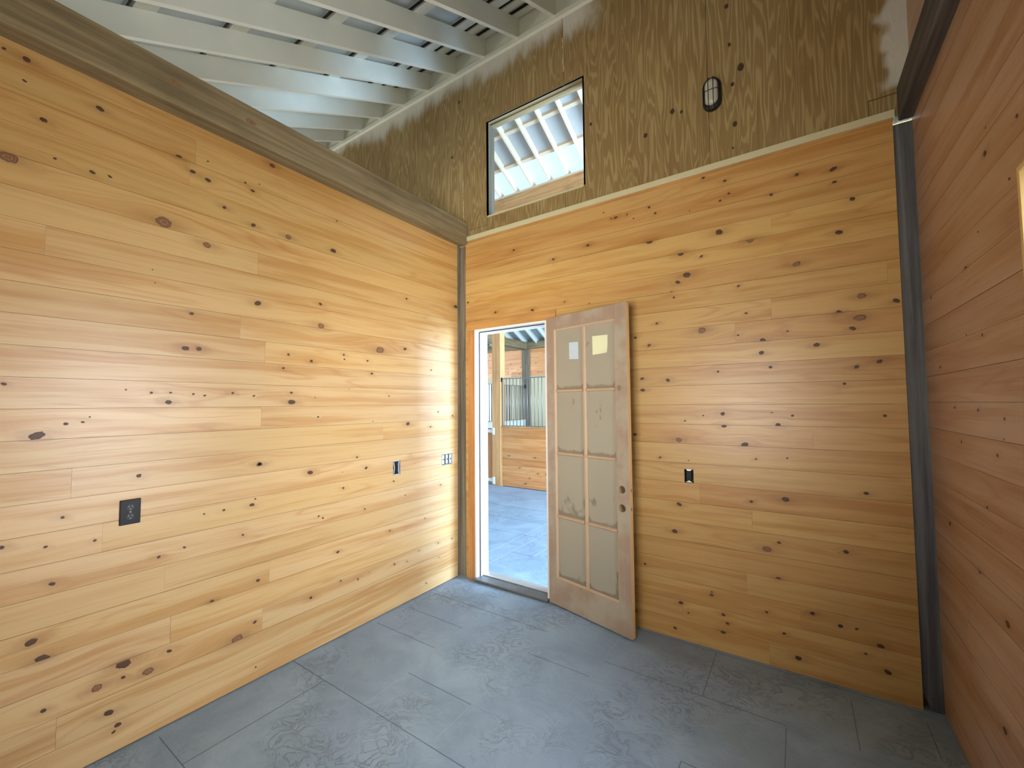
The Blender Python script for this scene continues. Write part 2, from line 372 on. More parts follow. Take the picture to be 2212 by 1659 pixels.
def board_wall(name, o3, ud, nd, ur, vr, pitch, v_off, knots, holes, tonef, seed, core=0.10, step=0.03, kind='structure', label=None, cat=None, parent=None, lay=(3.0, 5.0), corer=None):
    """horizontal boards in the plane o3 + u*ud + v*z, visible side nd; grid carries grain coordinates bent round the knots"""
    rnd = random.Random(seed); o3, ud, nd = Vector(o3), Vector(ud), Vector(nd); zd = Vector((0, 0, 1))
    K = np.array(knots) if knots else np.zeros((0, 3))
    V = []; F = []; W = []; H = []; T = []; MI = []
    def P(u, v, d=0.0): p = (o3 + ud*u + zd*v + nd*d)*S; return (p.x, p.y, p.z)
    rows = []; k0 = math.floor((vr[0]-v_off)/pitch)
    v = v_off + k0*pitch
    while v < vr[1]-1e-6:
        a, b = max(v, vr[0]), min(v+pitch, vr[1])
        if b-a > 0.006: rows.append((a, b, round((v-v_off)/pitch)))
        v += pitch
    for (a, b, ri) in rows:
        u = ur[0] - rnd.uniform(0, lay[0])
        while u < ur[1]:
            ln = rnd.uniform(*lay); u0, u1 = max(u, ur[0]), min(u+ln, ur[1]); u += ln
            if u1-u0 < 0.01: continue
            sd = rnd.uniform(0, 90); tone = tonef(ri, (u0+u1)/2, (a+b)/2, rnd); sh = rnd.uniform(-.0006, .0006)
            for (p, q, c, d) in subtract((u0+.0002, u1-.0002, a+.0006, b-.0006), holes):
                nu = max(1, int((q-p)/step)); nv = max(2, int((d-c)/0.02))
                us = np.linspace(p, q, nu+1); vs = np.linspace(c, d, nv+1)
                UU, VV = np.meshgrid(us, vs); GV = VV.copy(); HH = np.zeros_like(UU)
                for (ku, kv, kr) in K:
                    if a-.02 < kv < b+.02 and p-.4 < ku < q+.4:
                        du = (UU-ku)/2.6; dv = VV-kv; re = kr*1.6
                        GV -= dv*re*re/(du*du+dv*dv+re*re*0.45)
                        HH = np.maximum(HH, np.exp(-(((UU-ku)/3.2)**2+dv**2)/(kr*0.95)**2)*min(0.8, kr/0.014))
                base = len(V)
                for j in range(nv+1):
                    for i in range(nu+1):
                        V.append(P(UU[j, i], VV[j, i], sh)); W.append((UU[j, i], GV[j, i], sd)); H.append(HH[j, i]); T.append(tone)
                for j in range(nv):
                    for i in range(nu):
                        s_ = base+j*(nu+1)+i; F.append((s_, s_+1, s_+nu+2, s_+nu+1)); MI.append(0)
                # board edges going back
                ring = [(p, c), (q, c), (q, d), (p, d)]; bb = len(V)
                for (x, y) in ring:
                    for dd in (sh, -0.012): V.append(P(x, y, dd)); W.append((x, y, sd)); H.append(0.5); T.append(tone)
                for e in range(4):
                    f = (e+1) % 4; F.append((bb+2*e, bb+2*e+1, bb+2*f+1, bb+2*f)); MI.append(0)
    # knots: little discs set in the boards
    for (ku, kv, kr) in knots:
        kr *= 0.76
        if any(h[0]-.005 < ku < h[1]+.005 and h[2]-.005 < kv < h[3]+.005 for h in holes): continue
        lo, hi = [(a, b) for (a, b, _) in rows if a <= kv <= b][0] if any(a <= kv <= b for (a, b, _) in rows) else (None, None)
        if lo is None: continue
        ca = rnd.uniform(-.5, .5); ex = rnd.uniform(1.0, 1.5); n = 20; sd = rnd.uniform(0, 90)
        kt = (0.10, 0.045, 0.02) if (kr < 0.014 or rnd.random() < .35) else (0.36, 0.17, 0.07)
        wob = [1+rnd.uniform(-.12, .12) for _ in range(n)]; b0 = len(V)
        V.append(P(ku, kv, .0014)); W.append((ku, kv, sd)); H.append(0.0); T.append(kt)
        for rr in (0.35, 0.7, 1.0):
            for j in range(n):
                th = 2*PI*j/n; x = math.cos(th)*kr*ex*rr*wob[j]; y = math.sin(th)*kr*0.88*rr*wob[j]
                x, y = x*math.cos(ca)-y*math.sin(ca), x*math.sin(ca)+y*math.cos(ca)
                vv = min(max(kv+y, lo+.001), hi-.001)
                V.append(P(ku+x, vv, .0014 if rr < 1 else .0008)); W.append((ku+x, vv, sd)); H.append(rr); T.append(kt)
        for j in range(n):
            F.append((b0, b0+1+j, b0+1+(j+1) % n)); MI.append(1)
            for t in range(2):
                A = b0+1+t*n; B = A+n; F.append((A+j, B+j, B+(j+1) % n, A+(j+1) % n)); MI.append(1)
    # core behind the boards
    cr_ = corer or (ur[0], ur[1], vr[0], vr[1])
    for (p, q, c, d) in subtract(cr_, holes):
        bb = len(V)
        for dd in (-0.006, -core):
            for (x, y) in ((p, c), (q, c), (q, d), (p, d)): V.append(P(x, y, dd)); W.append((x, y, 0)); H.append(0); T.append((.1, .06, .03))
        F.append((bb, bb+1, bb+2, bb+3)); MI.append(2); F.append((bb+7, bb+6, bb+5, bb+4)); MI.append(2)
        for e in range(4):
            f = (e+1) % 4; F.append((bb+e, bb+4+e, bb+4+f, bb+f)); MI.append(2)
    me = bpy.data.meshes.new(name); me.from_pydata(V, [], F)
    for mt in ('pine', 'knot', 'core'): me.materials.append(M[mt])
    me.polygons.foreach_set('material_index', np.array(MI, dtype=np.int32))
    A = me.attributes.new('wuv', 'FLOAT_VECTOR', 'POINT'); A.data.foreach_set('vector', np.array(W, dtype=np.float32).ravel())
    A = me.attributes.new('halo', 'FLOAT', 'POINT'); A.data.foreach_set('value', np.array(H, dtype=np.float32))
    A = me.attributes.new('tone', 'FLOAT_COLOR', 'POINT'); T4 = np.ones((len(T), 4), dtype=np.float32); T4[:, :3] = np.array(T); A.data.foreach_set('color', T4.ravel())
    me.update()
    o = bpy.data.objects.new(name, me); col.objects.link(o)
    if parent: o.parent = parent; o.matrix_parent_inverse = Matrix.Translation(-parent.location)
    tag(o, label, cat, None, kind)
    return o

def lerp(a, b, t): return tuple(x+(y-x)*t for x, y in zip(a, b))
PALE = (0.62, 0.425, 0.215); GOLD = (0.56, 0.365, 0.128); ORNG = (0.50, 0.285, 0.098)
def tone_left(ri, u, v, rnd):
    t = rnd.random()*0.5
    w_ = min(1, max(0, (v-1.5)/0.9)); c = lerp(lerp(PALE, GOLD, t), lerp(GOLD, ORNG, 0.15+t), w_)  # lower boards paled to paint in their sheen; upper boards are more orange
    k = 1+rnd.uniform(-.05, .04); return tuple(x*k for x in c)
def tone_back(ri, u, v, rnd):
    c = lerp(GOLD, ORNG, rnd.random()*0.75 if v < 2.4 else .4+.5*rnd.random()); k = 1+rnd.uniform(-.04, .03); return tuple(x*k for x in c)
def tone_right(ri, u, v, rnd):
    k = 1+rnd.uniform(-.04, .03); return tuple(x*k for x in lerp((0.47, 0.315, 0.21), (0.45, 0.285, 0.175), rnd.random()))  # same pine, darkened and greyed to paint in this wall's weaker light
def tone_stall(ri, u, v, rnd):
    k = 1+rnd.uniform(-.12, .08); c = lerp((0.70, 0.30, 0.10), (0.74, 0.38, 0.15), rnd.random()); return tuple(x*k for x in c)
KL = [(2.453,2.719,0.0136),(2.508,2.722,0.0072),(2.456,2.634,0.0061),(2.25,2.649,0.0136),(2.404,2.512,0.0113),(2.486,2.324,0.0252),(2.37,2.377,0.0064),(2.265,2.371,0.0094),(2.212,2.377,0.0069),(1.979,2.578,0.0115),(1.924,2.532,0.0118),(1.861,2.519,0.0129),(1.863,2.612,0.0056),(1.693,2.581,0.0069),(1.656,2.552,0.0096),(1.559,2.736,0.0145),(1.787,2.411,0.0107),(2.027,2.248,0.0336),(1.65,2.369,0.0131),(1.464,2.366,0.0186),(1.857,2.196,0.0192),(1.185,2.371,0.0173),(1.164,2.567,0.0062),(1.624,2.602,0.0044),(1.912,1.849,0.0087),(1.619,1.956,0.018),(1.932,1.682,0.0144),(1.879,1.685,0.0132),(1.452,1.698,0.0095),(1.317,1.672,0.0118),(1.479,1.62,0.0085),(2.137,1.484,0.0046),(2.052,1.473,0.0068),(1.983,1.474,0.0056),(1.896,1.469,0.0065),(1.85,1.463,0.0067),(1.99,1.431,0.0139),(1.729,1.477,0.0078),(1.629,1.464,0.0065),(1.432,1.484,0.0087),(1.43,1.431,0.0191),(2.384,1.306,0.0201),(2.31,1.347,0.0084),(2.263,1.352,0.0055),(2.244,1.372,0.0043),(1.291,1.459,0.0045),(1.271,1.343,0.0055),(2.062,2.02,0.0035),(2.052,1.963,0.0035),(1.265,2.021,0.0111),(1.26,1.889,0.0222),(2.469,1.497,0.0077),(0.825,1.787,0.0304),(0.604,1.818,0.0135),(0.592,2.191,0.0109),(0.053,2.233,0.0228),(1.104,1.729,0.0085),(1.099,1.701,0.007),(0.927,1.705,0.0082),(0.892,1.622,0.0091),(0.339,1.68,0.0086),(0.747,1.474,0.0052),(1.066,1.514,0.0039),(1.27,1.343,0.0066),(0.881,1.302,0.0049),(0.573,1.273,0.0162),(0.261,1.353,0.0078),(0.094,1.318,0.0091),(0.345,1.239,0.0086),(1.001,1.076,0.0079),(1.593,1.105,0.0143),(1.314,1.022,0.0157),(0.931,0.999,0.0121),(1.105,0.995,0.0038),(0.702,0.878,0.0078),(1.258,0.76,0.0065),(1.231,0.743,0.0077),(0.938,0.735,0.0065),(0.597,0.762,0.0057),(0.232,0.777,0.0079),(0.401,0.554,0.0068),(0.734,0.544,0.0082),(1.13,0.515,0.0104),(0.691,0.303,0.009),(0.578,0.289,0.0064),(0.462,0.33,0.0059),(0.259,0.332,0.007),(0.103,0.324,0.0081),(1.107,0.335,0.0073),(0.985,0.303,0.0089),(1.299,0.305,0.0098),(0.388,0.069,0.0075),(0.9,0.317,0.0039),(1.097,0.897,0.0087),(0.253,0.22,0.0054),(2.349,0.888,0.0065),(2.215,0.876,0.007),(2.328,0.745,0.0102),(2.007,0.748,0.0085),(1.914,0.764,0.0062),(1.756,0.9,0.0076),(1.627,0.9,0.011),(1.611,0.927,0.006),(1.839,0.899,0.0055),(1.667,0.757,0.0069),(1.59,0.504,0.0101),(1.797,0.477,0.0111),(1.601,0.297,0.01),(1.682,0.25,0.0251),(1.959,0.322,0.0095),(2.031,0.272,0.02),(2.114,0.344,0.0241),(2.113,0.29,0.0088),(2.192,0.29,0.0201),(2.345,0.48,0.0187),(2.375,0.552,0.017),(2.336,0.287,0.01),(2.154,0.172,0.0157),(2.125,0.107,0.0127),(2.137,0.086,0.0071),(2.308,0.988,0.0074),(2.085,1.115,0.0116),(2.456,0.916,0.0096),(1.592,0.067,0.006),(1.596,1.104,0.0122)]
KB = [(1.934,2.761,0.0095),(2.049,2.707,0.0093),(2.068,2.625,0.0083),(2.021,2.596,0.0084),(1.465,2.66,0.0073),(1.647,2.62,0.0101),(1.353,2.662,0.0064),(1.507,2.622,0.0062),(1.302,2.716,0.0065),(1.852,2.58,0.0048),(2.276,2.557,0.0114),(2.551,2.612,0.0147),(2.396,2.633,0.0111),(2.554,2.543,0.0098),(2.622,2.434,0.0144),(2.562,2.276,0.0162),(2.011,2.41,0.0232),(1.605,2.444,0.0193),(2.167,2.325,0.0197),(1.792,2.328,0.0195),(1.91,2.286,0.0095),(1.826,2.188,0.0231),(1.773,2.152,0.0146),(1.734,2.097,0.0069),(1.747,2.061,0.0088),(2.101,2.074,0.0081),(2.379,2.148,0.0186),(2.134,1.913,0.0072),(1.64,1.912,0.01),(1.902,1.839,0.0264),(1.502,1.834,0.0113),(1.589,1.777,0.0111),(2.091,1.792,0.0072),(2.212,1.752,0.0149),(2.202,1.683,0.0158),(2.326,1.79,0.006),(2.45,1.706,0.0148),(2.549,1.864,0.0145),(2.64,1.935,0.0205),(2.767,1.892,0.0137),(2.63,1.827,0.0221),(2.599,1.776,0.0127),(2.695,1.604,0.0123),(2.607,1.582,0.0118),(2.242,1.601,0.0104),(1.54,1.567,0.0122),(1.542,1.493,0.0142),(1.699,1.55,0.0127),(1.981,1.59,0.0083),(2.557,1.5,0.0096),(2.705,1.34,0.0099),(2.333,1.337,0.0076),(1.999,1.345,0.0146),(2.004,1.274,0.0127),(2.267,1.286,0.0154),(2.24,1.353,0.0043),(1.895,1.334,0.0056),(1.792,1.301,0.0057),(1.486,1.209,0.0112),(1.754,1.185,0.0192),(2.106,1.172,0.0195),(1.64,1.072,0.0079),(1.806,1.063,0.0047),(2.158,1.096,0.0061),(2.303,1.11,0.0059),(2.621,0.96,0.0116),(2.288,0.892,0.0169),(2.128,0.86,0.0105),(1.746,0.798,0.0143),(1.716,0.633,0.0173),(2.194,0.613,0.0206),(2.251,0.658,0.0093),(2.533,0.662,0.0134),(1.532,0.401,0.008),(2.241,0.468,0.0102),(1.911,0.301,0.0091),(1.913,0.319,0.0055),(1.531,0.4,0.0076),(1.741,0.215,0.0132),(1.97,0.205,0.0102),(1.989,0.163,0.0091),(1.704,0.057,0.0109),(2.385,0.324,0.0124),(2.498,0.292,0.012),(2.182,0.276,0.0087),(2.258,0.186,0.0085),(2.317,0.079,0.0156),(2.649,0.241,0.0134),(2.591,0.187,0.0078),(2.67,0.127,0.0142),(1.468,0.095,0.0076),(1.965,0.109,0.0136),(1.783,0.167,0.0071),(2.561,0.296,0.0069),(0.378,2.146,0.0116),(0.724,2.119,0.0126),(0.091,2.268,0.0112),(0.994,2.142,0.0064),(1.186,2.104,0.0062),(1.182,2.515,0.0136),(0.907,2.472,0.0107),(0.559,2.616,0.0114),(1.386,2.66,0.0115),(1.609,2.669,0.011)]
KR = [(1.056,2.158,0.0083),(0.829,2.17,0.0119),(0.987,2.019,0.0058),(0.851,2.241,0.0043),(0.601,1.872,0.0111),(0.738,1.956,0.0046),(0.146,1.863,0.0093),(0.719,1.622,0.008),(0.568,1.642,0.005),(0.226,1.551,0.0089),(0.389,1.384,0.0078),(0.639,1.378,0.0076),(0.853,1.355,0.0067),(0.839,1.294,0.0045),(0.445,1.255,0.0085),(0.782,1.241,0.0077),(0.668,1.059,0.0074),(0.236,0.905,0.0114),(0.561,0.818,0.0113),(0.778,0.734,0.0137),(0.704,0.378,0.0142)]
KP = [(2.087,3.759,0.013),(2.096,3.518,0.0108),(2.105,3.271,0.0118),(2.111,3.029,0.0149),(1.767,3.246,0.0161),(1.82,3.221,0.0103),(1.596,3.154,0.0143),(2.15,3.355,0.0212),(2.096,2.891,0.0064),(1.218,3.378,0.0116),(-0.091,3.587,0.0116),(-0.006,4.055,0.0115)]

# ================================================================== THE ROOM
W, D = 2.86, 3.05
# holes in board walls (u0,u1,v0,v1)
door_hole = (0.170, 0.852, -0.1, 2.030)
g2 = (0.640, 0.708, 0.917, 1.019); g3 = (0.097, 0.219, 0.925, 1.015); gR = (1.780, 1.832, 0.934, 1.012)

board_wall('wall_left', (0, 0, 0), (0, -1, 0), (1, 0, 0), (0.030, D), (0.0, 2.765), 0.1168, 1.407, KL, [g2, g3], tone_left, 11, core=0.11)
board_wall('wall_back', (0, 0, 0), (1, 0, 0), (0, -1, 0), (0.066, 2.788), (0.0, 2.780), 0.1166, 1.164, KB, [door_hole, gR], tone_back, 23, core=0.12)
win_hole = (1.064, 2.02, 0.45, 2.016)
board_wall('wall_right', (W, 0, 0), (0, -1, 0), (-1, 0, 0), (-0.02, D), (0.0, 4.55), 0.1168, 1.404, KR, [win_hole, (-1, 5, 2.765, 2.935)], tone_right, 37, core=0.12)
rear_hole = (1.15, 2.35, 0.8, 2.05)
board_wall('wall_rear', (0, -D, 0), (1, 0, 0), (0, 1, 0), (0.0, W), (0.0, 2.85), 0.1168, 1.404, [], [rear_hole], tone_left, 41, core=0.12, step=0.3)

# upper plywood of the aisle wall, with the square opening
mb = MB(); Hx0, Hx1, Hz0, Hz1 = 0.302, 1.158, 2.957, 3.757
seams = [-3.9, -2.856, -1.890, -0.924, 0.042, 1.008, 1.974, 2.885]
for i in range(len(seams)-1):
    for (a, b, c, d) in subtract((seams[i]+.0012, seams[i+1]-.0012, 2.795, 4.60), [(Hx0, Hx1, Hz0, Hz1)]):
        mb.box((a, 0.004, c), (b, 0.018, d), 'ply')
for (a, b, c, d) in subtract((-3.9, 2.885, 2.80, 4.60), [(Hx0-.001, Hx1+.001, Hz0-.001, Hz1+.001)]):
    mb.box((a, 0.0185, c), (b, 0.082, d), 'ply2')
upper = mb.build('wall_back_upper', kind='structure')
mb = MB()          # knots, the two vertical cracks of filler and the patch seams
rnd = random.Random(5)
for (ku, kv, kr) in KP:
    n = 16
    pts = [(ku+math.cos(2*PI*j/n)*kr*.8*(1+rnd.uniform(-.15, .15)), 0.0042, kv+math.sin(2*PI*j/n)*kr*1.1) for j in range(n)]
    mb.prism(pts, (0, -.0012, 0), 'knotply')
M['knotply'] = plain('plywood_knot', (0.05, 0.03, 0.014), 0.8); M['filler'] = plain('pale_filler', (0.55, 0.50, 0.30), 0.8); M['pencil'] = plain('reddish_stain', (0.12, 0.06, 0.03), 0.9)
for (x, z0, z1, wd) in ((0.042, 2.93, 3.35, .006), (1.008, 3.86, 4.12, .007)):
    zz = z0; pts = []
    while zz < z1: pts.append((x+rnd.uniform(-.003, .003), zz)); zz += .02
    for (a, b) in zip(pts, pts[1:]):
        wa = wd*rnd.uniform(.3, 1)
        mb.prism([(a[0]-wa/2, .0036, a[1]), (a[0]+wa/2, .0036, a[1]), (b[0]+wa/2, .0036, b[1]), (b[0]-wa/2, .0036, b[1])], (0, -.0012, 0), 'filler')
mb.box((0.052, .0036, 2.883), (0.300, .0044, 2.886), 'pencil'); mb.box((0.3005, .003, 2.80), (0.3025, .0044, 2.957), 'pencil')
mb.box((2.700, .0036, 2.91), (2.86, .0044, 2.916), 'pencil'); mb.box((2.700, .0036, 2.80), (2.703, .0044, 2.91), 'pencil')
mb.build('plywood_marks', parent=upper)

# opening liner
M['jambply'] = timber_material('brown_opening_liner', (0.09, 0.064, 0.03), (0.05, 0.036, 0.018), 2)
mb = MB()
mb.box((Hx0-.0, 0.004, Hz0), (Hx0-.012, 0.10, Hz1), 'jambply'); mb.box((Hx1, 0.004, Hz0), (Hx1+.012, .10, Hz1), 'ply2')
mb.box((Hx0, 0.002, Hz1), (Hx1, .10, Hz1+.014), 'beamx'); mb.box((Hx0, -.003, Hz0-.013), (Hx1, .10, Hz0), 'trimpale')
mb.box((Hx0+.0, 0.050, Hz1-.010), (Hx1, .10, Hz1), 'beamx')
mb.build('window_1', kind='structure', label='square unglazed opening in the upper plywood wall')

# pale cap along the top of the back wall boards
mb = MB(); mb.box((0.045, -.016, 2.789), (2.795, 0.004, 2.826), 'trimpale', .002)
mb.box((0.066, -.004, 2.775), (2.79, 0.004, 2.789), 'casingx')
mb.build('trim_1', kind='structure')
# ledger trim under the rafters and the white frieze between them
mb = MB(); mb.box((-3.9, -.022, 4.272), (2.86, .004, 4.312), 'white', .002); mb.box((-3.9, -.004, 4.312), (2.86, .0035, 4.60), 'white')
mb.build('trim_2', kind='structure')

# corner posts, beams
mb = MB(); mb.box((-0.07, -0.026, 0.0), (-0.004, 0.08, 2.76), 'post'); mb.box((-0.0035, 0.008, 0.0), (0.063, 0.08, 2.76), 'post', .003)
mb.build('corner_post', loc=(0, 0.02, 0), label='narrow weathered brown post in the corner left of the doorway', cat='post')
mb = MB()
pts = [(2.7885, .012, 0.12), (2.7885, .012, 2.76), (2.7885, .13, 2.76), (2.7885, .13, 0.12)]
mb.box((2.790, .010, 0.075), (2.93, .13, 2.76), 'postgrey', .002)
mb.prism([(2.820, .010, 0.0), (2.93, .010, 0.0), (2.93, .010, 0.075), (2.790, .010, 0.075)], (0, .12, 0), 'postgrey')
mb.box((2.789, .045, 0.0), (2.90, .119, .074), 'core')  # dark block added behind the chamfer to stop a light leak
mb.build('corner_post', loc=(2.85, 0.06, 0), label='dark grey post in the right corner under the dark beam', cat='post')
mb = MB(); mb.box((-0.10, -D, 2.766), (0.092, -0.001, 2.945), 'beam', .006)
mb.build('timber_beam', loc=(0, -1.5, 2.766), label='long weathered timber beam along the top of the left wall', cat='beam')
beamL = bpy.context.scene.objects['timber_beam']
mb = MB(); M['beamknot'] = plain('rusty_beam_knot', (.22, .12, .045), .8, var=.6, sc_=60.0); rnd = random.Random(3)
for (y, z, r) in ((-2.03, 2.862, .016), (-1.71, 2.862, .016), (-.62, 2.86, .010), (-1.25, 2.82, .006), (-2.3, 2.84, .008)):
    mb.prism([(.0925, y+r*1.5*math.cos(t*PI/9)*(1+rnd.uniform(-.2, .2)), z+r*.8*math.sin(t*PI/9)*(1+rnd.uniform(-.2, .2))) for t in range(18)], (.0008, 0, 0), 'beamknot')
mb.build('beam_knots', parent=beamL)
mb = MB(); mb.box((2.808, -D, 2.766), (2.95, 0.002, 2.934), 'beamgrey', .005)
mb.build('timber_beam', loc=(2.85, -1.5, 2.766), label='dark brown timber beam set in the right wall above the grey post', cat='beam')

# ------------------------------------------------------------------ roof over the room
RS = 0.5; RZ = 4.312
def rz(y): return RZ + RS*y
ordn = ['first', 'second', 'third', 'fourth', 'fifth', 'sixth', 'seventh', 'eighth', 'ninth', 'tenth', 'eleventh', 'twelfth', 'thirteenth', 'fourteenth', 'fifteenth', 'sixteenth', 'seventeenth', 'eighteenth', 'nineteenth', 'twentieth']
xr = 2.60; k = 0; rafter0 = None; RH = 0.155; xs = []
while xr > -3.9: xs.append(xr); xr -= 0.3285
for k, x in enumerate(xs):
    if rafter0 is None:
        mb = MB()
        mb.prism([(x-.030, -.0045, rz(0)), (x-.030, -3.35, rz(-3.35)), (x-.030, -3.35, rz(-3.35)+RH), (x-.030, -.0045, rz(0)+RH)], (.030, 0, 0), 'white')
        r_ = mb.build('rafter', loc=(x, 0, RZ)); rafter0 = r_
    else:
        r_ = rafter0.copy(); col.objects.link(r_); r_.location = Vector((x, 0, RZ))*S
    vis = k-5      # rafters 0..4 lie beyond the top edge of the photo
    if vis >= 0: lab = 'white painted roof rafter, %s counting down from the top edge of the photo' % ordn[vis]
    else: lab = 'white painted roof rafter above the room, %s from the right wall' % ordn[k]
    tag(r_, lab, 'rafter', 'white rafters of the sloping roof')
pur = [-2.95, -2.52, -2.08, -1.65, -1.225, -0.81, -0.385, -0.245, -0.09]
nv_ = len(pur)
for k, y in enumerate(reversed(pur)):
    mb = MB(); z0 = rz(y)+RH+.001; hh = .035; w_ = .095 if y < -.3 else .075
    nx = 24; 
    mb.prism([(-3.9, y, z0), (-3.9, y+w_, z0+RS*w_), (-3.9, y+w_-.015, z0+RS*w_+hh), (-3.9, y-.015, z0+hh)], (6.76, 0, 0), 'white')
    mb.build('purlin', loc=(0, y, z0), label='white purlin board across the rafters, %s out from the back wall' % ordn[k], cat='purlin', group='purlins over the rafters')
mb = MB(); zt = RH+.040
mb.prism([(-3.9, .02, rz(.02)+zt), (-3.9, -3.5, rz(-3.5)+zt), (-3.9, -3.5, rz(-3.5)+zt+.02), (-3.9, .02, rz(.02)+zt+.02)], (6.9, 0, 0), 'deck')
for y in pur: mb.prism([(-3.9, y-.018, rz(y-.018)+RH+.004), (-3.9, y-.0145, rz(y-.0145)+RH+.004), (-3.9, y-.0145, rz(y-.0145)+RH+.030), (-3.9, y-.018, rz(y-.018)+RH+.030)], (6.76, 0, 0), 'blackmat')  # black strips painting the shadow line at each purlin edge
mb.build('ceiling', kind='structure')

# ------------------------------------------------------------------ floor
mb = MB()
mb.box((-9.0, -3.2, -0.10), (8.0, 6.5, 0.0), 'slab')
flo = mb.build('floor', kind='structure')
mb = MB(); jt = []
def jx(y, x0, x1, m='joint_dark', w=.0024): mb.box((x0, y-w/2, 0.0002), (x1, y+w/2, 0.0009), m)
def jy(x, y0, y1, m='joint_dark', w=.0024): mb.box((x-w/2, y0, 0.0002), (x+w/2, y1, 0.0009), m)
for (y, a, b) in ((-.363, .06, 1.03), (-.62, .06, .56), (-.875, .05, .565), (-1.395, -.0, 1.42), (-1.115, .612, 1.04), (-2.0, 0.05, 1.42), (-1.7, 1.43, 2.26), (-.03, 1.40, 2.79), (-.456, 1.44, 2.27), (-.90, 1.93, 2.79), (-2.5, .6, 2.8), (-.62, 1.04, 1.42)):
    jx(y, a, b)
for (x, a, b, m_) in ((.047, -1.39, 0.0, 'joint_chalk'), (.565, -.875, -.363, 'joint_chalk'), (.612, -1.39, -.875, 'joint_chalk'), (1.043, -1.39, -.10, 'joint_chalk'), (1.428, -2.5, -.2, 'joint_chalk'), (.926, -1.75, -1.395, 'joint_chalk'), (1.932, -.456, -.03, 'joint_dark'), (2.27, -1.7, -.47, 'joint_dark'), (2.52, -.45, -.10, 'joint_dark'), (2.78, -.33, -.10, 'joint_dark'), (1.93, -1.7, -.9, 'joint_dark'), (.3, -2.0, -1.395, 'joint_dark')):
    jy(x, a, b, m_)
# aisle joints
for (y, a, b) in ((.68, .05, .29), (1.18, -.7, .05), (1.64, -1.5, -.14), (2.15, -2.6, 0.3), (2.72, -2.6, 1.2), (1.18, .29, 1.2)): jx(y, a, b)
for (x, a, b) in ((-.135, .30, 1.9), (.04, .30, 1.9), (.286, .68, 1.6)): jy(x, a, b, 'joint_chalk', .005)
mb.build('floor_joints', parent=flo)

# ------------------------------------------------------------------ doorway
mb = MB()
dr = empty('door_1', (0.5, 0, 0), None, None, kind='structure')
mb = MB()   # casings
mb.box((0.100, -.014, 0.0), (0.170, -.0008, 2.024), 'casing', .0015); mb.box((0.852, -.014, 0.0), (0.915, -.0008, 2.024), 'casing', .0015)
mb.box((0.092, -.016, 2.024), (0.925, -.0008, 2.094), 'casingx', .0015)
mb.build('door_casing', parent=dr)
mb = MB()   # painted jambs with stops
mb.box((0.170, -.014, 0.0), (0.1865, .125, 2.030), 'whitew'); mb.box((0.8355, -.014, 0.0), (0.852, .125, 2.030), 'whitew')
mb.box((0.1865, -.014, 2.012), (0.8355, .125, 2.030), 'whitew')
mb.box((0.1865, .030, 0.02), (0.1975, .125, 2.001), 'whitew'); mb.box((0.8245, .030, 0.02), (0.8355, .125, 2.001), 'whitew')
mb.box((0.1865, .030, 2.001), (0.8355, .125, 2.012), 'whitew')
mb.build('door_jamb', parent=dr)
mb = MB()   # dark weather strips in the stop rebates
mb.box((0.187, .0235, 0.02), (0.1925, .0298, 2.006), 'blackmat'); mb.box((0.1925, .0235, 2.003), (0.8355, .0298, 2.0095), 'blackmat')
mb.build('weather_strip', parent=dr)
mb = MB()
mb.box((0.172, -.045, 0.010), (0.85, .055, 0.024), 'sill', .002)
mb.box((0.172, -.030, 0.001), (0.85, .055, 0.010), 'blackmat')  # black slab painting the gap shadow below the sill lip
mb.build('door_sill', parent=dr)
mb = MB(); mb.box((0.19, .050, 0.0245), (0.835, .130, 0.034), 'alu', .003); mb.build('threshold', parent=dr)
mb = MB()   # strike plates
for z in (0.90, 0.785): mb.box((0.1866, .004, z-.025), (0.1874, .018, z+.025), 'zinc')
mb.build('strike_plate', parent=dr)

# the open leaf ----------------------------------------------------
Lw, Lh, Lt = 0.668, 2.020, 0.034
leaf = empty('door_leaf', (0.857, -0.029, 0.012), 'dusty wooden glazed door leaf standing open against the back wall', 'door')
ang = -math.radians(14.04)
def leafpart(mb, name, label=None, parent=None):
    """part drawn in the leaf's own frame: s along, y thickness (0 = room side .. Lt wall side), z up"""
    bmesh.ops.recalc_face_normals(mb.bm, faces=mb.bm.faces)
    me = bpy.data.meshes.new(name)
    for v in mb.bm.verts: v.co = v.co*S
    mb.bm.to_mesh(me); mb.bm.free()
    for m_ in mb.mats: me.materials.append(M[m_])
    o = bpy.data.objects.new(name, me); col.objects.link(o); o.parent = parent or leaf
    tag(o, label); return o
leaf.rotation_euler = (0, 0, ang)
GX = [(0.084, 0.3215), (0.3475, 0.573)]; GZ = [0.196, 0.612, 1.050, 1.489, 1.918]
mt_ = 0.012
st = MB()
bore = [(0.617, 0.872), (0.617, 0.760)]; br = 0.0235
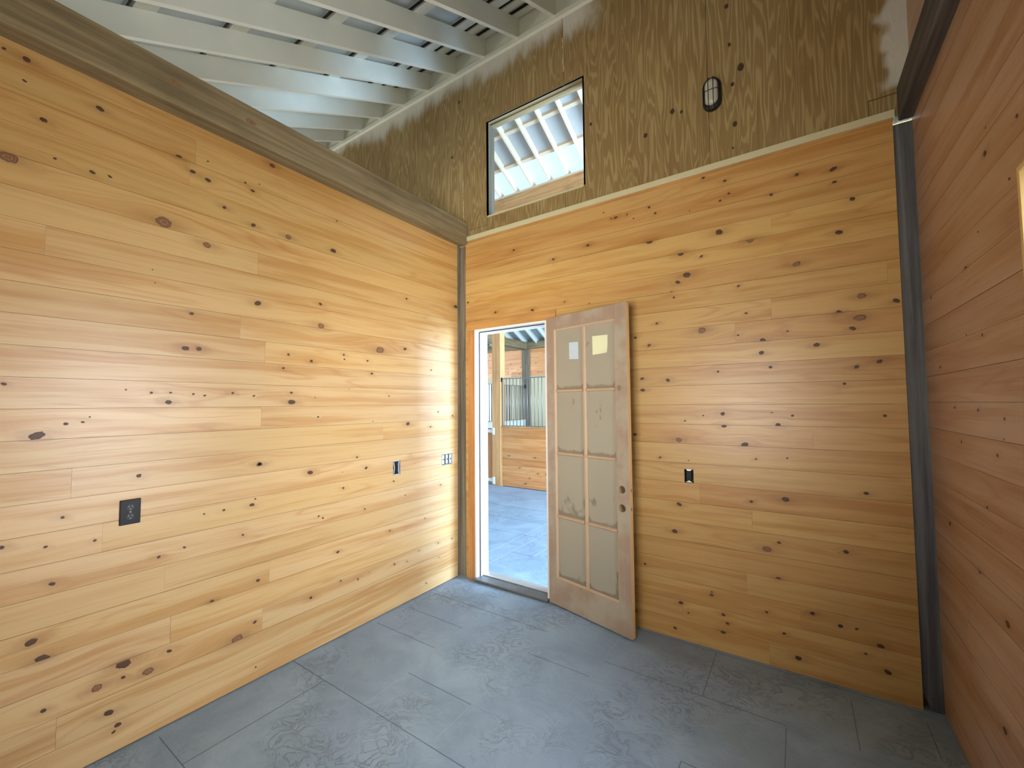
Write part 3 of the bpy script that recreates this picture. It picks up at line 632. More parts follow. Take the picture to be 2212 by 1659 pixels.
def ringplate(mb, s0, s1, z0, z1, holes, m_):
    """plate with round bores built as a polygon strip around each hole"""
    zs = [z0] + sum([[hz-br*1.6, hz+br*1.6] for _, hz in sorted(holes, key=lambda h: h[1])], []) + [z1]
    for i in range(0, len(zs), 2): mb.box((s0, 0, zs[i]), (s1, Lt, zs[i+1]), m_)
    for hs, hz in holes:
        n = 32; zz0, zz1 = hz-br*1.6, hz+br*1.6
        inn = []; out = []
        for j in range(n):
            t = 2*PI*j/n + PI/4; c, s_ = math.cos(t), math.sin(t)
            inn.append((hs+c*br, hz+s_*br))
            kx = (s1-hs)/c if c > 1e-6 else ((s0-hs)/c if c < -1e-6 else 1e9); kz = (zz1-hz)/s_ if s_ > 1e-6 else ((zz0-hz)/s_ if s_ < -1e-6 else 1e9)
            kk = min(kx, kz); out.append((hs+c*kk, hz+s_*kk))
        corners = [(s0, zz0), (s1, zz0), (s1, zz1), (s0, zz1)]
        i_ = mb.mi(m_)
        for y in (0, Lt):
            A = [mb.bm.verts.new((p[0], y, p[1])) for p in inn]; B = [mb.bm.verts.new((p[0], y, p[1])) for p in out]
            for j in range(n):
                f = mb.bm.faces.new((A[j], A[(j+1) % n], B[(j+1) % n], B[j])); f.material_index = i_
            for (cx_, cz_) in corners:   # fill the leftover corner triangles
                ang_ = math.atan2(cz_-hz, cx_-hs)
                for j in range(n):
                    a0 = (2*PI*j/n+PI/4); a1 = (2*PI*(j+1)/n+PI/4)
                    d0 = (ang_-a0) % (2*PI)
                    if 0 < d0 < 2*PI/n:
                        f = mb.bm.faces.new((B[j], B[(j+1) % n], mb.bm.verts.new((cx_, y, cz_)))); f.material_index = i_
            if y == 0: A0, B0 = A, B
        for j in range(n):
            f = mb.bm.faces.new((A0[j], A0[(j+1) % n], A[(j+1) % n], A[j])); f.material_index = i_
        for x_ in (s0, s1):
            q = [mb.bm.verts.new(p) for p in ((x_, 0, zz0), (x_, Lt, zz0), (x_, Lt, zz1), (x_, 0, zz1))]
            f = mb.bm.faces.new(q); f.material_index = i_
a = MB(); a.box((0, 0, 0), (GX[0][0]-mt_, Lt, Lh), 'leaf', .0012); leafpart(a, 'hinge_stile')
a = MB(); ringplate(a, GX[1][1]+mt_, Lw, 0, Lh, bore, 'leaf'); lock = leafpart(a, 'lock_stile')
a = MB(); a.box((Lw, .0015, 0.002), (Lw+.0015, Lt-.0015, Lh-.002), 'leafedge')
leafpart(a, 'edge_face', 'clean pale edge of the door', lock)
for z in bore:
    a = MB(); a.prism([(Lw+.0016, Lt/2+.006*math.cos(t*PI/8), z[1]+.011*math.sin(t*PI/8)) for t in range(16)], (.0006, 0, 0), 'bar'); leafpart(a, 'latch_hole', 'dark latch hole in the door edge', lock)
a = MB(); a.prism([(.612+.014*math.cos(t*PI/8), -.0002, 1.493+.018*math.sin(t*PI/8)) for t in range(16)], (0, -.0008, 0), 'leafknot'); M['leafknot'] = plain('door_knot', (.23, .16, .09), .7, var=.5, sc_=80.0); leafpart(a, 'knot', None, lock)
a = MB(); a.box((GX[0][0]-mt_+.0005, 0, GZ[-1]+mt_), (GX[1][1]+mt_-.0005, Lt, Lh), 'leaf', .0012); leafpart(a, 'top_rail')
a = MB(); a.box((GX[0][0]-mt_+.0005, 0, 0), (GX[1][1]+mt_-.0005, Lt, GZ[0]-mt_), 'leaf', .0012); leafpart(a, 'bottom_rail')
# sticking (moulded edge) round the glass, and glazing bars
a = MB()
s0, s1, z0, z1 = GX[0][0]-mt_, GX[1][1]+mt_, GZ[0]-mt_, GZ[-1]+mt_
def frame_profile(mb, s0, s1, z0, z1, w_, y0, y1, m_):
    # mitred bevel frame: outer edge at y0 (face), inner edge at y1 (recessed)
    i_ = mb.mi(m_); o = [(s0, z0), (s1, z0), (s1, z1), (s0, z1)]; n_ = [(s0+w_, z0+w_), (s1-w_, z0+w_), (s1-w_, z1-w_), (s0+w_, z1-w_)]
    O = [mb.bm.verts.new((x, y0, z)) for x, z in o]; I = [mb.bm.verts.new((x, y1, z)) for x, z in n_]
    Ob = [mb.bm.verts.new((x, Lt-y0, z)) for x, z in o]; Ib = [mb.bm.verts.new((x, Lt-y1, z)) for x, z in n_]
    for k in range(4):
        j = (k+1) % 4
        for q in ((O[k], O[j], I[j], I[k]), (Ob[j], Ob[k], Ib[k], Ib[j]), (I[k], I[j], Ib[j], Ib[k]), (O[j], O[k], Ob[k], Ob[j])):
            f = mb.bm.faces.new(q); f.material_index = i_
frame_profile(a, s0, s1, z0, z1, mt_, .002, .010, 'leafmould'); M['leafmould'] = plain('fir_moulding', (.45, .32, .21), .6, var=.1)
leafpart(a, 'glazing_bead')
def bar_prof(mb, p, q, horizontal, hw=.013, y0=.003, y1=.012):
    i_ = mb.mi('leafmould')
    for sgn in (0, 1):
        ya, yb = (y0, y1) if sgn == 0 else (Lt-y0, Lt-y1)
        prof = [(-hw, yb), (-hw*.45, ya), (hw*.45, ya), (hw, yb)]
        A = []; B = []
        for (o_, y) in prof:
            A.append(mb.bm.verts.new((p[0], y, p[1]+o_) if horizontal else (p[0]+o_, y, p[1]))); B.append(mb.bm.verts.new((q[0], y, q[1]+o_) if horizontal else (q[0]+o_, y, q[1])))
        for k in range(3):
            f = mb.bm.faces.new((A[k], A[k+1], B[k+1], B[k])); f.material_index = i_
        f = mb.bm.faces.new(A); f.material_index = i_; f = mb.bm.faces.new(B[::-1]); f.material_index = i_
    if horizontal: mb.box((p[0], y1, p[1]-hw), (q[0], Lt-y1, q[1]+hw), 'leafmould')
    else: mb.box((p[0]-hw, y1, p[1]), (q[0]+hw, Lt-y1, q[1]), 'leafmould')
a = MB(); bar_prof(a, (0.3345, GZ[0]), (0.3345, GZ[-1]), False); leafpart(a, 'glazing_bar')
for z in GZ[1:4]:
    for (ga, gb) in GX:
        a = MB(); bar_prof(a, (ga, z), (gb, z), True, .0115); leafpart(a, 'glazing_bar')
for zi in range(4):
    for (ga, gb) in GX:
        me = bpy.data.meshes.new('glass_pane'); za, zb = GZ[zi]+(.0115 if zi else 0), GZ[zi+1]-(.0115 if zi < 3 else 0)
        n = 12; V = []; F = []; E_ = []
        for y in (Lt/2-.0015, Lt/2+.0015):
            for j in range(n+1):
                for i in range(n+1):
                    V.append(((ga+(gb-ga)*i/n)*S, y*S, (za+(zb-za)*j/n)*S)); t = j/n; E_.append(max(0, 1-t*6)*.9 + max(0, (t-.9))*5*.6 + max(0, 1-min(i, n-i)/n*10)*.35)
        q_ = (n+1)**2
        for sfl in (0, 1):
            for j in range(n):
                for i in range(n):
                    s_ = sfl*q_+j*(n+1)+i; f = (s_, s_+1, s_+n+2, s_+n+1); F.append(f if sfl == 0 else f[::-1])
        me.from_pydata(V, [], F); me.materials.append(M['dusty'])
        A_ = me.attributes.new('edge', 'FLOAT', 'POINT'); A_.data.foreach_set('value', np.array(E_, dtype=np.float32))
        o = bpy.data.objects.new('glass_pane', me); col.objects.link(o); o.parent = leaf
# hinges
for z in (.20, 1.0, 1.82):
    a = MB(); a.tube([(-.004, Lt+.002, z-.035), (-.004, Lt+.002, z+.035)], .0055, 'blackmat', 10); leafpart(a, 'hinge')
# papers stuck on the glass (things of their own)
ez = Vector((0, 0, 1)); es = Vector((math.cos(ang), math.sin(ang), 0)); en = Vector((-math.sin(ang), math.cos(ang), 0))
H0 = Vector((0.857, -0.029, 0.012))
def sheet(name, cs, m_, label, cat, curl=0.0):
    mb = MB(); i_ = mb.mi(m_); n = 8
    grid = []
    for j in range(n+1):
        row = []
        for i in range(n+1):
            a_, b_ = i/n, j/n
            s_ = (cs[0][0]*(1-a_)+cs[1][0]*a_)*(1-b_)+(cs[3][0]*(1-a_)+cs[2][0]*a_)*b_
            z_ = (cs[0][1]*(1-a_)+cs[1][1]*a_)*(1-b_)+(cs[3][1]*(1-a_)+cs[2][1]*a_)*b_
            d = Lt/2-.0030 - curl*max(0, (b_+a_-1.4))**2
            row.append(H0+es*s_+en*d+ez*z_)
        grid.append(row)
    for lay_, off in ((0, 0.0), (1, .0006)):
        vv = [[mb.bm.verts.new(p+en*off) for p in r] for r in grid]
        for j in range(n):
            for i in range(n):
                f = mb.bm.faces.new((vv[j][i], vv[j][i+1], vv[j+1][i+1], vv[j+1][i])); f.material_index = i_
    c = sum((p for r in grid for p in r), Vector())/((n+1)**2)
    return mb.build(name, loc=c, label=label, cat=cat)
sheet('label_sticker', [(.202, 1.823), (.283, 1.819), (.284, 1.702), (.203, 1.706)], 'paper_blue', 'small pale blue printed label on the upper left door pane', 'label')
sheet('paper_note', [(.402, 1.842), (.523, 1.837), (.522, 1.722), (.403, 1.718)], 'paper_yellow', 'blank cream square of paper on the upper right door pane', 'paper', .02)

# ------------------------------------------------------------------ electrical
# finished black receptacle on the left wall
def oval(cx, cz, rx, rz_, n=20): return [(cx+rx*math.cos(2*PI*k/n), cz+rz_*math.sin(2*PI*k/n)) for k in range(n)]
oy, oz = -2.110, 0.968
o1 = empty('wall_outlet', (0.0, oy, oz), 'glossy black receptacle with full cover plate low on the left wall', 'outlet')
mb = MB(); mb.box((0.0014, oy-.034, oz-.052), (0.0075, oy+.034, oz+.052), 'black', .0025); mb.build('cover_plate', parent=o1)
for dz in (.019, -.019):
    mb = MB(); mb.prism([(0.0076, oy+a_, oz+dz+b_) for a_, b_ in oval(0, 0, .0135, .0150)], (.0012, 0, 0), 'blackmat')
    o_ = mb.build('receptacle_face', parent=o1)
    mb = MB()
    for dy in (-.0055, .0055): mb.box((.0089, oy+dy-.001, oz+dz+.0), (.0092, oy+dy+.001, oz+dz+.007), 'bar')
    mb.box((.0089, oy-.002, oz+dz-.009), (.0092, oy+.002, oz+dz-.005), 'bar'); mb.build('slot', parent=o_)
mb = MB(); mb.prism([(.0076, oy+.003*math.cos(t), oz+.003*math.sin(t)) for t in [k*PI/6 for k in range(12)]], (.0009, 0, 0), 'bar'); mb.build('screw', parent=o1)

def steel_box(P, u0, u1, v0, v1, root, depth=.045):
    """open steel box in a wall cut-out; P(u,v,d) maps to space, d<0 into the wall"""
    mb = MB(); t = .0015; e = .0006
    def bx(a, b, m_): mb.box(P(*a), P(*b), m_)
    bx((u0+e, v0+e, -depth), (u1-e, v1-e, -depth+t), 'zinc')
    bx((u0+e, v0+e, -depth), (u0+e+t, v1-e, -.002), 'zinc'); bx((u1-e-t, v0+e, -depth), (u1-e, v1-e, -.002), 'zinc')
    bx((u0+e, v0+e, -depth), (u1-e, v0+e+t, -.002), 'zinc'); bx((u0+e, v1-e-t, -depth), (u1-e, v1-e, -.002), 'zinc')
    mb.build('box_shell', parent=root)
PL = lambda u, v, d: (d, -u, v)
PB = lambda u, v, d: (u, -d, v)
# single open box near the corner
o2 = empty('outlet_box', (0, -.674, .968), 'uncovered steel box with a dark double receptacle, left wall near corner', 'outlet box')
steel_box(PL, g2[0], g2[1], g2[2], g2[3], o2)
mb = MB(); uc = (g2[0]+g2[1])/2+.001; pts = []
for k in range(25):
    t = k/24; z = g2[2]+.006+(g2[3]-g2[2]-.012)*t; wv = .0155+.0052*math.cos((t-.5)*4*PI)*(1 if .1 < t < .9 else .4); pts.append((z, wv))
ply_ = [(-.004, -(uc-wv), z) for z, wv in pts] + [(-.004, -(uc+wv), z) for z, wv in reversed(pts)]
mb.prism(ply_, (-.018, 0, 0), 'black'); mb.build('receptacle', parent=o2, label='dark double receptacle')
mb = MB()    # curved bright ears of the mud ring on either side
for sg in (-1, 1):
    A_ = []
    for k in range(17):
        t = k/16; z = g2[2]+.003+(g2[3]-g2[2]-.006)*t; A_.append((z, uc+sg*(.0255-.0075*math.sin(t*PI))))
    for (p, q) in zip(A_, A_[1:]):
        mb.prism([(-.0025, -p[1]-.0028, p[0]), (-.0025, -p[1]+.0028, p[0]), (-.0025, -q[1]+.0028, q[0]), (-.0025, -q[1]-.0028, q[0])], (-.004, 0, 0), 'zinc')
for z in (g2[2]+.003, g2[3]-.003): mb.box((-.0025, -(uc-.026), z-.0035), (-.006, -(uc+.026), z+.0035), 'zinc')
mb.build('mounting_ring', parent=o2)
# three gang switch box
o3_ = empty('switch_box', (0, -.158, .97), 'wide steel box with bare dark switches beside the corner post', 'switch box')
steel_box(PL, g3[0], g3[1], g3[2], g3[3], o3_)
for k in range(3):
    u = g3[0]+.021+.040*k
    mb = MB(); mb.box((-.004, -(u-.0125), .935), (-.022, -(u+.0125), 1.006), 'zinc', .001); sw = mb.build('switch_body', parent=o3_)
    mb = MB(); mb.box((-.0026, -(u+.0132), .932), (-.006, -(u+.0230), 1.008), 'blackmat'); mb.tube([(-.004, -u, .967), (.004, -u, .974)], .0035, 'black', 8); mb.build('toggle', parent=sw)  # black bar painted in as the shaded gap beside each switch, plus the toggle
# receptacle in back wall
o4 = empty('outlet_box', (1.806, 0, .973), 'bare dark receptacle recessed in the back wall right of the open door', 'outlet box')
mb = MB(); e = .0006; u0, u1, v0, v1 = gR
mb.box((u0+e, .040, v0+e), (u1-e, .0415, v1-e), 'blackmat')
for a_, b_ in (((u0+e, .002, v0+e), (u0+e+.0015, .04, v1-e)), ((u1-e-.0015, .002, v0+e), (u1-e, .04, v1-e)), ((u0+e, .002, v0+e), (u1-e, .04, v0+e+.0015)), ((u0+e, .002, v1-e-.0015), (u1-e, .04, v1-e))): mb.box(a_, b_, 'blackmat')
mb.build('box_shell', parent=o4)
mb = MB(); mb.box((u0+.012, .001, v0+.014), (u1-.012, .02, v1-.013), 'black', .002)
rc = mb.build('receptacle', parent=o4)
mb = MB()
mb.prism([(u0+.010, .0005, v1-.0005), (u1-.010, .0005, v1-.0005), (u1-.017, .0005, v1-.010), (u0+.017, .0005, v1-.010)], (0, .002, 0), 'zinc')
mb.build('mounting_ear', parent=o4); mb = MB()
mb.prism([(u0+.008, .0005, v0+.0005), (u1-.006, .0005, v0+.0005), ((u0+u1)/2, .0005, v0+.012)], (0, .002, 0), 'zinc')
mb.build('mounting_ear', parent=o4)

# ------------------------------------------------------------------ bulkhead lamp on the plywood
lx, lz = 1.997, 3.243
lamp = empty('bulkhead_lamp', (lx, 0.004, lz), 'oval bulkhead lamp with black wire guard high on the plywood wall', 'lamp')
def stadium(hw, hh, n=12):
    pts = []
    for k in range(n+1): t = PI*k/n; pts.append((hw*math.cos(t), hh-hw+hw*math.sin(t)))
    for k in range(n+1): t = PI+PI*k/n; pts.append((hw*math.cos(t), -(hh-hw)+hw*math.sin(t)))
    return pts
def loft(mb, prof, m_, cap_last=True, close_first=False):
    i_ = mb.mi(m_); rings = []
    for (hw, hh, y) in prof: rings.append([mb.bm.verts.new((lx+a_, y, lz+b_)) for a_, b_ in stadium(hw, hh)])
    n = len(rings[0])
    for A, B in zip(rings, rings[1:]):
        for j in range(n):
            f = mb.bm.faces.new((A[j], A[(j+1) % n], B[(j+1) % n], B[j])); f.material_index = i_; f.smooth = True
    if cap_last: f = mb.bm.faces.new(rings[-1]); f.material_index = i_
    if close_first: f = mb.bm.faces.new(rings[0][::-1]); f.material_index = i_
mb = MB(); loft(mb, [(.0500, .0930, .0035), (.0520, .0950, -.006), (.0510, .0940, -.024), (.0470, .0900, -.031), (.0380, .0810, -.031), (.0370, .0800, -.022)], 'blackmat', True, True); mb.build('lamp_body', parent=lamp)
mb = MB(); loft(mb, [(.0365, .0795, -.0225), (.0360, .0790, -.036), (.0320, .0750, -.050), (.0230, .0660, -.058), (.0080, .0500, -.0605)], 'diffuser', True, True); mb.build('diffuser', parent=lamp)
mb = MB(); gy = -.066
for x in (-.0135, .0135):
    mb.tube([(lx+x, -.028, lz+.089), (lx+x, -.045, lz+.087), (lx+x, gy+.006, lz+.078), (lx+x, gy, lz+.06), (lx+x, gy, lz-.06), (lx+x, gy+.006, lz-.078), (lx+x, -.045, lz-.087), (lx+x, -.028, lz-.089)], .0019, 'blackmat', 8)
mb.tube([(lx-.045, -.030, lz-.0), (lx-.043, -.050, lz), (lx-.032, gy+.002, lz), (lx-.012, gy-.002, lz), (lx+.012, gy-.002, lz), (lx+.032, gy+.002, lz), (lx+.043, -.050, lz), (lx+.045, -.030, lz)], .0019, 'blackmat', 8)
mb.tube([(lx+a_, -.046, lz+b_) for a_, b_ in stadium(.0405, .0835, 10)], .0020, 'blackmat', 8, closed=True)
mb.build('wire_guard', parent=lamp)

# ------------------------------------------------------------------ windows of the room
def window_unit(name, P, u0, u1, v0, v1, depth, rails):
    """P(u,v,d): d>0 toward the room"""
    r_ = empty(name, P((u0+u1)/2, v0, 0), None, None, kind='structure')
    mb = MB()
    def bx(a_, b_, m_='window_pine', bev=.001): mb.box(P(*a_), P(*b_), m_, bev)
    cw = .0
    for a_, b_ in (((u0, v0, -depth), (u0+.014, v1, .010)), ((u1-.014, v0, -depth), (u1, v1, .010)), ((u0+.014, v1-.014, -depth), (u1-.014, v1, .010)), ((u0+.014, v0, -depth), (u1-.014, v0+.014, .014))): bx(a_, b_)
    mb.build('window_frame', parent=r_)
    mb = MB(); s_ = .03
    def by(a_, b_): mb.box(P(*a_), P(*b_), 'whitew')
    d0, d1 = -depth+.02, -depth+.045
    by((u0+.0145, v0+.0145, d0), (u0+.014+s_, v1-.0145, d1)); by((u1-.014-s_, v0+.0145, d0), (u1-.0145, v1-.0145, d1))
    by((u0+.014+s_, v0+.0145, d0), (u1-.014-s_, v0+.014+s_, d1)); by((u0+.014+s_, v1-.014-s_, d0), (u1-.014-s_, v1-.0145, d1))
    for q in rails: by((u0+.014+s_, q-.012, d0), (u1-.014-s_, q+.012, d1))
    mb.build('sash', parent=r_)
    mb = MB(); mb.box(P(u0+.014+s_, v0+.014+s_, d0+.010), P(u1-.014-s_, v1-.014-s_, d0+.013), 'glass'); mb.build('glass_pane', parent=r_)
    return r_
M['window_pine'] = plain('window_pine', (0.72, 0.50, 0.20), 0.45, var=.06)
window_unit('window_2', lambda u, v, d: (W-d, -u, v), win_hole[0], win_hole[1], win_hole[2], win_hole[3], .12, [1.23])
window_unit('window_3', lambda u, v, d: (u, -D+d, v), rear_hole[0], rear_hole[1], rear_hole[2], rear_hole[3], .12, [])

# neighbouring room beyond the left beam (only its upper part can be seen over the beam)
mb = MB()
mb.box((-3.9, 0.0, 0.0), (-0.072, .10, 2.79), 'ply2')
mb.build('wall_neighbour_back', kind='structure')
mb = MB()
for (a_, b_, c_, d_) in subtract((-D, 0.1, 0.0, 4.55), [(-2.6, -.6, .9, 2.3)]): mb.box((-3.9, a_, c_), (-4.0, b_, d_), 'ply2')
mb.build('wall_neighbour_left', kind='structure')
mb = MB(); mb.box((-3.9, -D, 0), (-.001, -D-.12, 2.80), 'ply2'); mb.build('wall_neighbour_rear', kind='structure')

# ================================================================== THE AISLE AND THE STALLS
YF, YB = 3.27, 6.12
# stall front: dado of orange boards, cap, grille
mb = None
dado = empty('horse_stall', (-1.0, YF, 0), 'orange boarded stall front with a barred grille across the aisle', 'stall')
board_wall('board_panel', (0, YF, 0), (1, 0, 0), (0, -1, 0), (-1.895, 1.9), (0.012, 1.008), 0.1168, 0.012, [(round(-1.8+random.Random(k).random()*3.4, 3), round(.05+random.Random(k+99).random()*.92, 3), .012) for k in range(34)], [], tone_stall, 61, core=.05, kind=None, parent=dado, step=.05)
mb = MB(); mb.box((-1.905, YF-.012, 1.009), (1.9, YF+.062, 1.030), 'newpost', .002); mb.box((-1.912, YF-.008, 0.0), (-1.896, YF+.05, 1.008), 'newpost'); mb.build('cap_rail', parent=dado)
mb = MB()
mb.box((-1.885, YF+.012, 1.846), (1.9, YF+.030, 1.862), 'bar'); mb.box((-1.885, YF+.012, 1.032), (1.9, YF+.030, 1.042), 'bar')
mb.box((-1.898, YF+.010, 1.032), (-1.884, YF+.032, 1.866), 'bar')
gr_ = mb.build('grille_frame', parent=dado)
for k in range(40):
    x = -1.815+.0712*k
    if x > 1.0: break
    mb = MB(); mb.tube([(x, YF+.021, 1.042), (x, YF+.021, 1.846)], .0068, 'bar', 8); mb.build('grille_bar', parent=dado)
mb = MB(); mb.box((-1.925, YF-.006, 1.80), (-1.896, YF+.012, 1.875), 'blackmat', .002); mb.build('mounting_bracket', parent=dado)

mb = MB(); mb.box((-2.095, YF-.02, 0), (-1.915, YF+.12, 4.27), 'newpost', .004)
mb.build('timber_post', loc=(-2.0, YF+.05, 0), label='tall orange fir post between the stall gate and grille', cat='post')
mb = MB(); mb.box((-3.33, YF-.02, 0), (-3.15, YF+.12, 4.27), 'newpost', .004)
mb.build('timber_post', loc=(-3.24, YF+.05, 0), label='fir post at the far left side of the stall gate', cat='post')

# stall gate left of the post
gate = empty('stall_gate', (-2.6, YF+.02, 0.05), 'orange vertical board stall gate with white strap hinges', 'gate')
mb = MB(); x = -3.14
while x < -2.11:
    x1 = min(x+.118, -2.102); mb.box((x, YF+.010, .05), (x1-.003, YF+.028, .985), 'gateboard', .001); x += .118
M['gateboard'] = timber_material('gate_board', (.60, .29, .10), (.50, .21, .07), 2, .5)
mb.build('gate_boards', parent=gate)
mb = MB(); mb.box((-3.14, YF+.029, .05), (-2.102, YF+.05, .14), 'newpost'); mb.build('gate_rail', parent=gate)
mb = MB(); mb.box((-3.14, YF+.029, .90), (-2.102, YF+.05, .985), 'newpost'); mb.build('gate_rail', parent=gate)
for z in (.938, .085):
    mb = MB()
    mb.prism([(-2.40, YF+.0085, z-.008), (-2.10, YF+.0085, z-.034), (-2.10, YF+.0085, z+.034), (-2.40, YF+.0085, z+.008)], (0, -.006, 0), 'hinge')
    mb.box((-2.085, YF-.0295, z-.060), (-2.040, YF-.0215, z+.060), 'hinge', .001)
    mb.prism([(-2.10, YF+.002, z-.034), (-2.10, YF+.002, z+.034), (-2.09, YF-.0295, z+.034), (-2.09, YF-.0295, z-.034)], (.012, 0, 0), 'hinge')
    mb.build('strap_hinge', parent=gate, label='white strap hinge')

# partition between the stalls, running away from the aisle
part = empty('stall_partition', (-3.22, 4.7, 0), 'stall partition with dark barred grille seen behind the front grille', 'partition')
mb = MB(); mb.box((-3.25, YF+.13, 0), (-3.20, YB-.02, 1.008), 'whitepan'); M['whitepan'] = plain('pale_panel', (.66, .66, .60), .6); mb.build('lower_panel', parent=part)
mb = MB(); mb.box((-3.26, YF+.13, 1.009), (-3.19, YB-.02, 1.030), 'raw'); mb.build('cap_rail', parent=part)
mb = MB(); mb.box((-3.235, YF+.13, 1.846), (-3.215, YB-.05, 1.862), 'bar'); mb.box((-3.235, YF+.13, 1.032), (-3.215, YB-.05, 1.042), 'bar'); mb.build('grille_frame', parent=part)
y = YF+.2
while y < YB-.06:
    mb = MB(); mb.tube([(-3.225, y, 1.042), (-3.225, y, 1.846)], .0075, 'blackmat', 8); mb.build('grille_bar', parent=part); y += .085
mb = MB(); mb.box((-3.255, YB-.055, 1.80), (-3.20, YB-.015, 1.885), 'blackmat'); mb.build('mounting_bracket', parent=part)
mb = MB(); mb.box((-3.29, YB-.012, 0), (-3.085, YB+.13, 2.766), 'post', .004)
mb.build('timber_post', loc=(-3.2, YB+.05, 0), label='weathered post at the back corner of the stall', cat='post')
mb = MB(); mb.box((-3.31, YF+.125, 2.770), (-3.14, YB-.014, 2.945), 'beam', .004)
mb.build('timber_beam', loc=(-3.22, 4.7, 2.77), label='weathered beam running back over the stall partition, seen through the doorway', cat='beam')
mb = MB(); mb.box((-6.9, YB-.012, 2.770), (3.0, YB+.12, 2.945), 'beamx', .004)
mb.build('timber_beam', loc=(-2.0, YB, 2.77), label='weathered beam along the far stall wall under the white rafters', cat='beam')

# far wall of the stalls
farw = board_wall('wall_stall_rear', (0, YB+.02, 0), (1, 0, 0), (0, -1, 0), (-6.9, 3.0), (2.10, 2.768), 0.1168, 2.10, [(round(-4.6+random.Random(k+7).random()*2.6, 3), round(2.14+random.Random(k+55).random()*.6, 3), .013) for k in range(22)], [], tone_stall, 71, core=.05, step=.06)
mb = MB()
whl = (-5.3, -4.17, .95, 1.98)
for (a_, b_, c_, d_) in subtract((-6.9, 3.0, 0, 2.098), [whl, (.8, 2.6, 1.0, 2.0)]): mb.box((a_, YB+.02, c_), (b_, YB+.07, d_), 'ply3')
M['ply3'] = plain('light_plywood', (.60, .52, .33), .7, var=.18, sc_=3.0)
mb.build('wall_stall_rear_lower', kind='structure')
win4 = empty('window_4', (-4.7, YB+.03, .95), None, None, kind='structure')
mb = MB()
for a_, b_ in (((whl[0], .95), (whl[0]+.03, 1.98)), ((whl[1]-.03, .95), (whl[1], 1.98)), ((whl[0], 1.945), (whl[1], 1.98)), ((whl[0], .95), (whl[1], .985))): mb.box((a_[0], YB+.02, a_[1]), (b_[0], YB+.09, b_[1]), 'raw')
mb.build('window_frame', parent=win4)
x = whl[0]+.06
mb = MB()
while x < whl[1]-.03: mb.tube([(x, YB+.045, .985), (x, YB+.045, 1.945)], .006, 'bar', 6); x += .055
mb.build('window_bars', parent=win4)

# shed roof over the stalls
def fz(y): return 4.312 - RS*(y-YF)
r1 = None; k = 0; x = -5.2
xs2 = [-5.16+.3285*i for i in range(22)]
for k, x in enumerate(xs2):
    if r1 is None:
        mb = MB(); mb.prism([(x-.030, YF+.135, fz(YF+.135)), (x-.030, 6.75, fz(6.75)), (x-.030, 6.75, fz(6.75)+RH), (x-.030, YF+.135, fz(YF+.135)+RH)], (.030, 0, 0), 'white')
        r_ = mb.build('rafter', loc=(x, YF, RZ)); r1 = r_
    else: r_ = r1.copy(); col.objects.link(r_); r_.location = Vector((x, YF, RZ))*S
    tag(r_, 'white rafter over the far stalls, %s from the left end of that roof' % (ordn[k] if k < 20 else ('twenty-first', 'twenty-second')[k-20]), 'rafter', 'white rafters over the far stalls')
mb = MB(); zt = RH+.002
mb.prism([(-6.9, YF+.135, fz(YF+.135)+zt), (-6.9, 6.8, fz(6.8)+zt), (-6.9, 6.8, fz(6.8)+zt+.02), (-6.9, YF+.135, fz(YF+.135)+zt+.02)], (9.9, 0, 0), 'deck3')
M['deck3'] = plain('blue_grey_roof_panel', (.40, .46, .52), .5)
mb.build('ceiling_stalls', kind='structure')

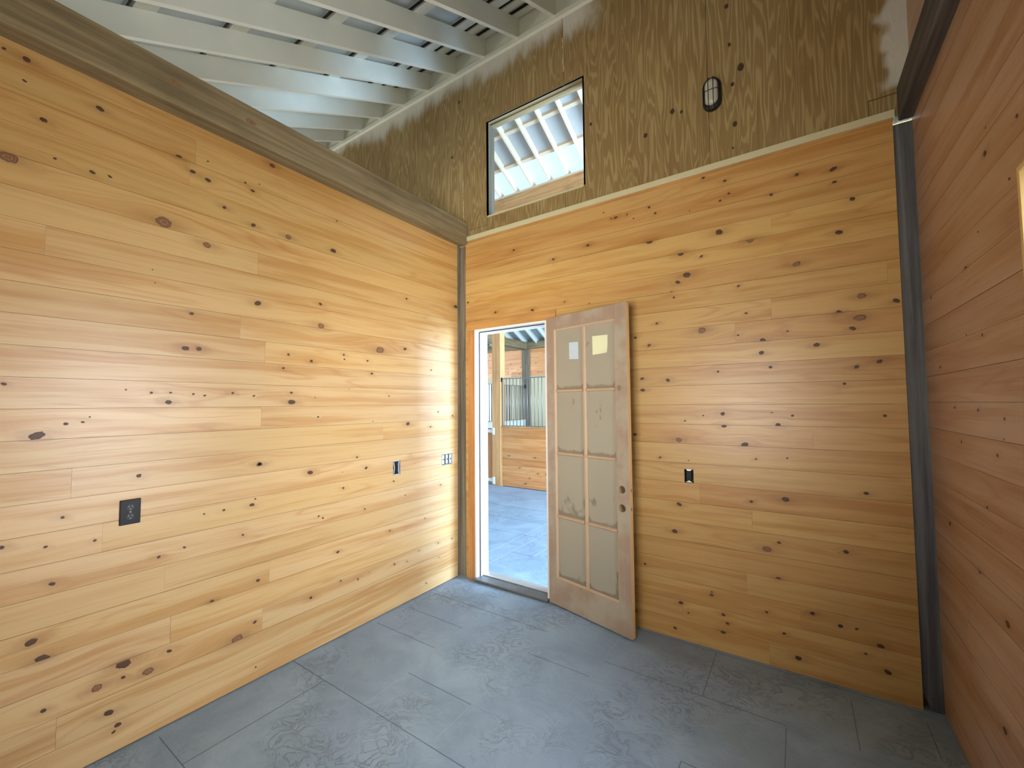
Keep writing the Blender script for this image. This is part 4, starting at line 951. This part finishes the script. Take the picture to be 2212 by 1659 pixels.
# clerestory wall and monitor roof seen through the square opening
mb = MB(); xx = -6.9
while xx < 7.0:
    mb.box((xx, YF, 4.868), (xx+2.30-.003, YF+.04, 5.060), 'orangebd'); mb.box((xx, YF+.005, 4.30), (xx+2.297, YF+.04, 4.866), 'orangebd'); xx += 2.30
M['orangebd'] = timber_material('orange_rough_board', (.62, .36, .15), (.50, .25, .09), 0, .7)
mb.build('wall_clerestory', kind='structure')
YM = 1.66; MS = 0.466; MZ = 5.10
def mz(y): return MZ + MS*(YF-y)
mb = MB(); mb.box((-6.9, YF+.001, 5.062), (7.0, YF+.085, 5.094), 'raw'); mb.build('trim_3', kind='structure')
def mrafter(x):
    mb = MB()
    mb.prism([(x-.026, YF+.35, mz(YF+.35)), (x-.026, YM, mz(YM)), (x-.026, -.10, mz(YM)-MS*(YM+.10)), (x-.026, -.10, mz(YM)-MS*(YM+.10)+.13), (x-.026, YM, mz(YM)+.13), (x-.026, YF+.35, mz(YF+.35)+.13)], (.026, 0, 0), 'raw')
    return mb
r2 = None
for k in range(17):
    x = -3.56+.3325*k-.0
    if r2 is None: r_ = mrafter(x).build('rafter', loc=(x, YF, MZ)); r2 = r_
    else: r_ = r2.copy(); col.objects.link(r_); r_.location = Vector((x, YF, MZ))*S
    tag(r_, 'bare pale rafter of the high roof, %s from its left end' % ordn[k], 'rafter', 'bare rafters seen through the square opening')
for k, (y, nmk) in enumerate(((2.93, 'nearest the bright eave'), (2.47, 'second above the bright eave'), (2.02, 'third above the bright eave'), (1.72, 'just below the ridge'))):
    mb = MB(); z0 = mz(y)+.085
    mb.prism([(-3.9, y-.024, z0+MS*.024), (-3.9, y+.024, z0-MS*.024), (-3.9, y+.034, z0-MS*.024+.048), (-3.9, y-.014, z0+MS*.024+.048)], (5.8, 0, 0), 'raw')
    mb.build('purlin', loc=(-1.0, y, z0), label='bare pale cross batten of the high roof, '+nmk, cat='purlin', group='battens of the high roof')
mb = MB(); zt = .135
def slope(y0, y1, m_, f=mz, x0=-6.9, dx=13.9): mb.prism([(x0, y0, f(y0)+zt), (x0, y1, f(y1)+zt), (x0, y1, f(y1)+zt+.015), (x0, y0, f(y0)+zt+.015)], (dx, 0, 0), m_)
slope(2.96, YM, 'deck2')
slope(-.30, YM, 'deck2', lambda y: mz(YM)-MS*(YM-y))
xx = -3.9
while xx < 2: mb.box((xx, YM, 0), (xx+.0, YM, 0), 'deck2') if False else None; xx += 1
mb.build('ceiling_monitor', kind='structure')
mb = MB(); slope(YF+.45, 2.955, 'translucent')
mb.build('ceiling_skylight', kind='structure')
mb = MB()      # the wall plane above the room roof
mb.box((-3.9, .02, 4.605), (7.0, .082, 5.09), 'ply2'); mb.box((2.985, .0, 0), (7.0, .12, 4.60), 'ply2')
mb.build('wall_aisle_side', kind='structure')
mb = MB(); mb.box((-20, -16, -.12), (24, 22, -.101), 'ground'); mb.build('ground', kind='structure')
